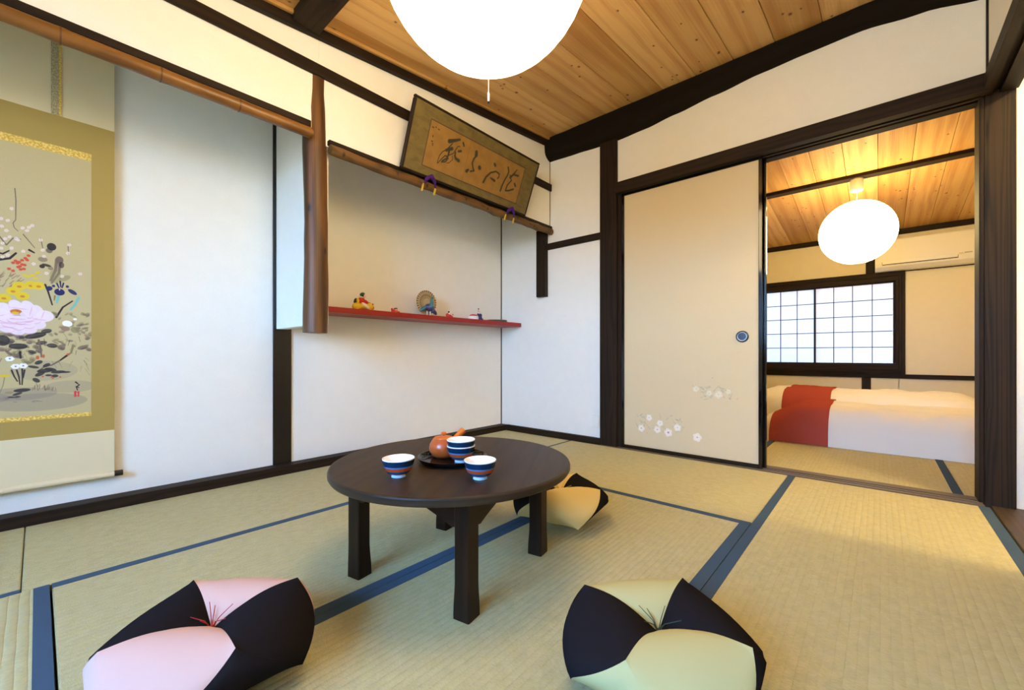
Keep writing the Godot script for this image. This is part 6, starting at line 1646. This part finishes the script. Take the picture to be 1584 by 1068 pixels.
	[0, 8, 0.85, 261, 630, 21, 14.4, 0.76], [0, 9, 0.5, 285, 619, 21, 15.4, 0.9], [0, 8, 0.85, 285, 616, 21, 14.4, 0.9], [0, 9, 0.5, 314, 620, 21, 15.4, 1.04], [0, 8, 0.85, 314, 617, 21, 14.4, 1.04], 
	[0, 9, 0.5, 335, 635, 21, 15.4, 1.18], [0, 8, 0.85, 335, 632, 21, 14.4, 1.18], [0, 9, 0.65, 317, 657, 16, 11.5, 0.12], [0, 8, 0.85, 317, 654, 16, 10.6, 0.12], [0, 9, 0.65, 296, 667, 16, 11.5, 0.3], 
	[0, 8, 0.85, 296, 664, 16, 10.6, 0.3], [0, 9, 0.65, 275, 661, 16, 11.5, 0.48], [0, 8, 0.85, 275, 658, 16, 10.6, 0.48], [0, 9, 0.65, 268, 644, 16, 11.5, 0.66], [0, 8, 0.85, 268, 641, 16, 10.6, 0.66], 
	[0, 9, 0.65, 281, 628, 16, 11.5, 0.84], [0, 8, 0.85, 281, 626, 16, 10.6, 0.84], [0, 9, 0.65, 304, 625, 16, 11.5, 1.02], [0, 8, 0.85, 304, 623, 16, 10.6, 1.02], [0, 9, 0.65, 320, 638, 16, 11.5, 1.2], 
	[0, 8, 0.85, 320, 635, 16, 10.6, 1.2], [0, 9, 0.55, 289, 641, 22, 14.4, 0], [0, 8, 0.9, 368, 641, 26, 21.6, 0.1], [0, 8, 0.9, 235, 640, 32, 21.6, 0], [0, 9, 0.5, 277, 675, 48, 2.9, 0.05], [0, 9, 0.5, 312, 666, 28, 2.4, -0.2], 
	[0, 9, 0.5, 327, 624, 2, 19.2, 0.2], [0, 9, 0.5, 256, 643, 20, 2.4, -0.3], [0, 9, 0.5, 353, 656, 20, 2.4, 0.1], [0, 9, 0.5, 289, 657, 22, 2.4, 0], [0, 9, 0.5, 294, 617, 24, 2.4, 0.1], [0, 9, 0.5, 361, 637, 2, 14.4, 0.3], 
	[0, 9, 0.5, 266, 689, 24, 2.4, 0.2], [0, 5, 0.95, 285, 629, 16, 8.6, 0], [0, 4, 0.9, 284, 634, 10, 4.8, 0], [0, 3, 0.6, 289, 627, 4, 2.4, 0], [0, 8, 0.75, 309, 640, 14, 9.6, 0.4], [0, 8, 0.75, 263, 647, 14, 9.6, -0.3], 
	[0, 8, 0.9, 291, 650, 18, 5.3, 0], [0, 13, 0.98, 435, 667, 16, 12, 0.15], [0, 12, 0.9, 429, 687, 14, 9.6, 0.1], [0, 10, 0.7, 459, 691, 14, 12, 0.3], [0, 13, 0.9, 459, 648, 6, 4.3, 0], [1, 1, 0.7, 7, 349, 734, 355, 767, 357, 799], 
	[0, 3, 0.8, 346, 801, 5, 7.2, 0], [0, 3, 0.8, 363, 796, 4, 7.2, 0], [1, 10, 0.8, 8, 453, 754, 447, 782, 437, 792], [1, 0, 0.8, 7, 433, 794, 411, 814], [1, 1, 0.8, 6, 411, 814, 387, 831, 368, 835, 346, 854], 
	[0, 3, 0.7, 437, 789, 5, 4.8, 0], [1, 0, 0.8, 7, 296, 780, 298, 803], [0, 13, 0.9, 291, 834, 6, 4.3, 0], [0, 13, 0.9, 287, 839, 6, 4.3, 0], [0, 13, 0.9, 280, 839, 6, 4.3, 0], [0, 13, 0.9, 276, 834, 6, 4.3, 0], 
	[0, 13, 0.9, 280, 829, 6, 4.3, 0], [0, 13, 0.9, 288, 829, 6, 4.3, 0], [0, 10, 0.9, 284, 834, 2.8, 2.9, 0], [0, 13, 0.9, 313, 832, 6, 4.3, 0], [0, 13, 0.9, 309, 837, 6, 4.3, 0], [0, 13, 0.9, 301, 837, 6, 4.3, 0], 
	[0, 13, 0.9, 298, 832, 6, 4.3, 0], [0, 13, 0.9, 301, 827, 6, 4.3, 0], [0, 13, 0.9, 309, 827, 6, 4.3, 0], [0, 10, 0.9, 305, 832, 2.8, 2.9, 0], [0, 13, 0.9, 275, 806, 6, 4.3, 0], [0, 13, 0.9, 271, 810, 6, 4.3, 0], 
	[0, 13, 0.9, 264, 810, 6, 4.3, 0], [0, 13, 0.9, 261, 805, 6, 4.3, 0], [0, 13, 0.9, 264, 801, 6, 4.3, 0], [0, 13, 0.9, 272, 801, 6, 4.3, 0], [0, 10, 0.9, 268, 805, 2.8, 2.9, 0], [1, 11, 0.8, 5, 273, 848, 280, 871, 289, 890], 
	[1, 11, 0.8, 5, 287, 848, 293, 872, 296, 902], [1, 11, 0.8, 5, 302, 844, 303, 872, 302, 903], [1, 11, 0.8, 5, 309, 848, 305, 877], [0, 4, 0.95, 254, 868, 15, 4.8, 0], [1, 10, 0.7, 2.5, 254, 875, 250, 903, 242, 930], 
	[0, 11, 0.85, 368, 852, 24, 7.7, -0.1], [0, 11, 0.85, 384, 848, 18, 7.2, 0.2], [0, 11, 0.85, 407, 858, 22, 5.8, -0.05], [0, 11, 0.85, 427, 859, 18, 3.8, 0], [0, 11, 0.85, 353, 864, 16, 7.2, -0.5], 
	[0, 11, 0.85, 342, 888, 12, 7.2, 0.6], [0, 11, 0.85, 397, 873, 10, 5.8, 0], [0, 11, 0.85, 378, 870, 10, 3.8, 0], [0, 11, 0.85, 349, 820, 12, 7.2, -0.4], [0, 11, 0.85, 334, 837, 16, 4.8, 0.2], 
	[0, 11, 0.85, 372, 831, 12, 6.2, -0.5], [0, 3, 0.75, 361, 874, 3.6, 2.9, 0], [0, 3, 0.75, 391, 882, 3.6, 2.9, 0], [0, 3, 0.75, 413, 878, 3.6, 2.9, 0], [0, 3, 0.75, 387, 877, 3.6, 2.9, 0], [0, 11, 0.9, 302, 924, 24, 6.7, -0.06], 
	[0, 11, 0.85, 289, 937, 14, 4.3, -0.3], [0, 11, 0.8, 280, 948, 18, 3.8, 0], [0, 12, 0.5, 266, 931, 12, 4.8, 0], [1, 1, 0.5, 2, 345, 912, 341, 895], [1, 1, 0.5, 2, 371, 928, 375, 914], [1, 1, 0.5, 2, 376, 927, 377, 908], 
	[1, 1, 0.5, 2, 366, 926, 366, 907], [1, 1, 0.5, 2, 368, 929, 368, 911], [1, 1, 0.5, 2, 387, 928, 388, 916], [1, 1, 0.5, 2, 390, 924, 392, 916], [1, 1, 0.5, 2, 369, 928, 372, 919], [1, 1, 0.5, 2, 347, 915, 347, 905], 
	[1, 1, 0.5, 2, 370, 927, 366, 916], [1, 1, 0.5, 2, 360, 922, 365, 911], [1, 1, 0.5, 2, 365, 917, 367, 908], [1, 1, 0.5, 2, 400, 930, 398, 919], [1, 1, 0.5, 2, 390, 930, 392, 916], [1, 1, 0.5, 2, 347, 928, 344, 912], 
	[1, 1, 0.5, 2, 352, 915, 352, 903], [1, 1, 0.5, 2, 338, 924, 339, 907], [1, 1, 0.5, 2, 377, 926, 380, 917], [1, 1, 0.5, 2, 382, 925, 381, 913], [1, 1, 0.5, 2, 350, 925, 353, 907], [1, 1, 0.5, 2, 335, 922, 338, 906], 
	[1, 1, 0.5, 2, 331, 926, 332, 914], [1, 14, 0.6, 2.5, 272, 945, 285, 946], [1, 14, 0.6, 2.5, 279, 966, 288, 968], [1, 14, 0.6, 2.5, 257, 951, 266, 952], [1, 14, 0.6, 2.5, 256, 954, 266, 954], [1, 14, 0.6, 2.5, 277, 946, 284, 948], 
	[1, 14, 0.6, 2.5, 254, 950, 266, 952], [1, 14, 0.6, 2.5, 333, 967, 347, 966], [1, 14, 0.6, 2.5, 344, 968, 360, 970], [1, 14, 0.6, 2.5, 329, 969, 340, 971], [1, 14, 0.6, 2.5, 284, 955, 297, 955], [1, 0, 0.9, 5, 461, 900, 469, 908], 
	[1, 0, 0.9, 4, 473, 911, 465, 918, 471, 923], [1, 0, 0.9, 4, 463, 918, 467, 933], [1, 15, 0.85, 8, 460, 939, 460, 957], [1, 15, 0.8, 6, 470, 940, 470, 957], [1, 15, 0.8, 3, 457, 940, 473, 941], [1, 15, 0.7, 3, 457, 955, 473, 956], 
]
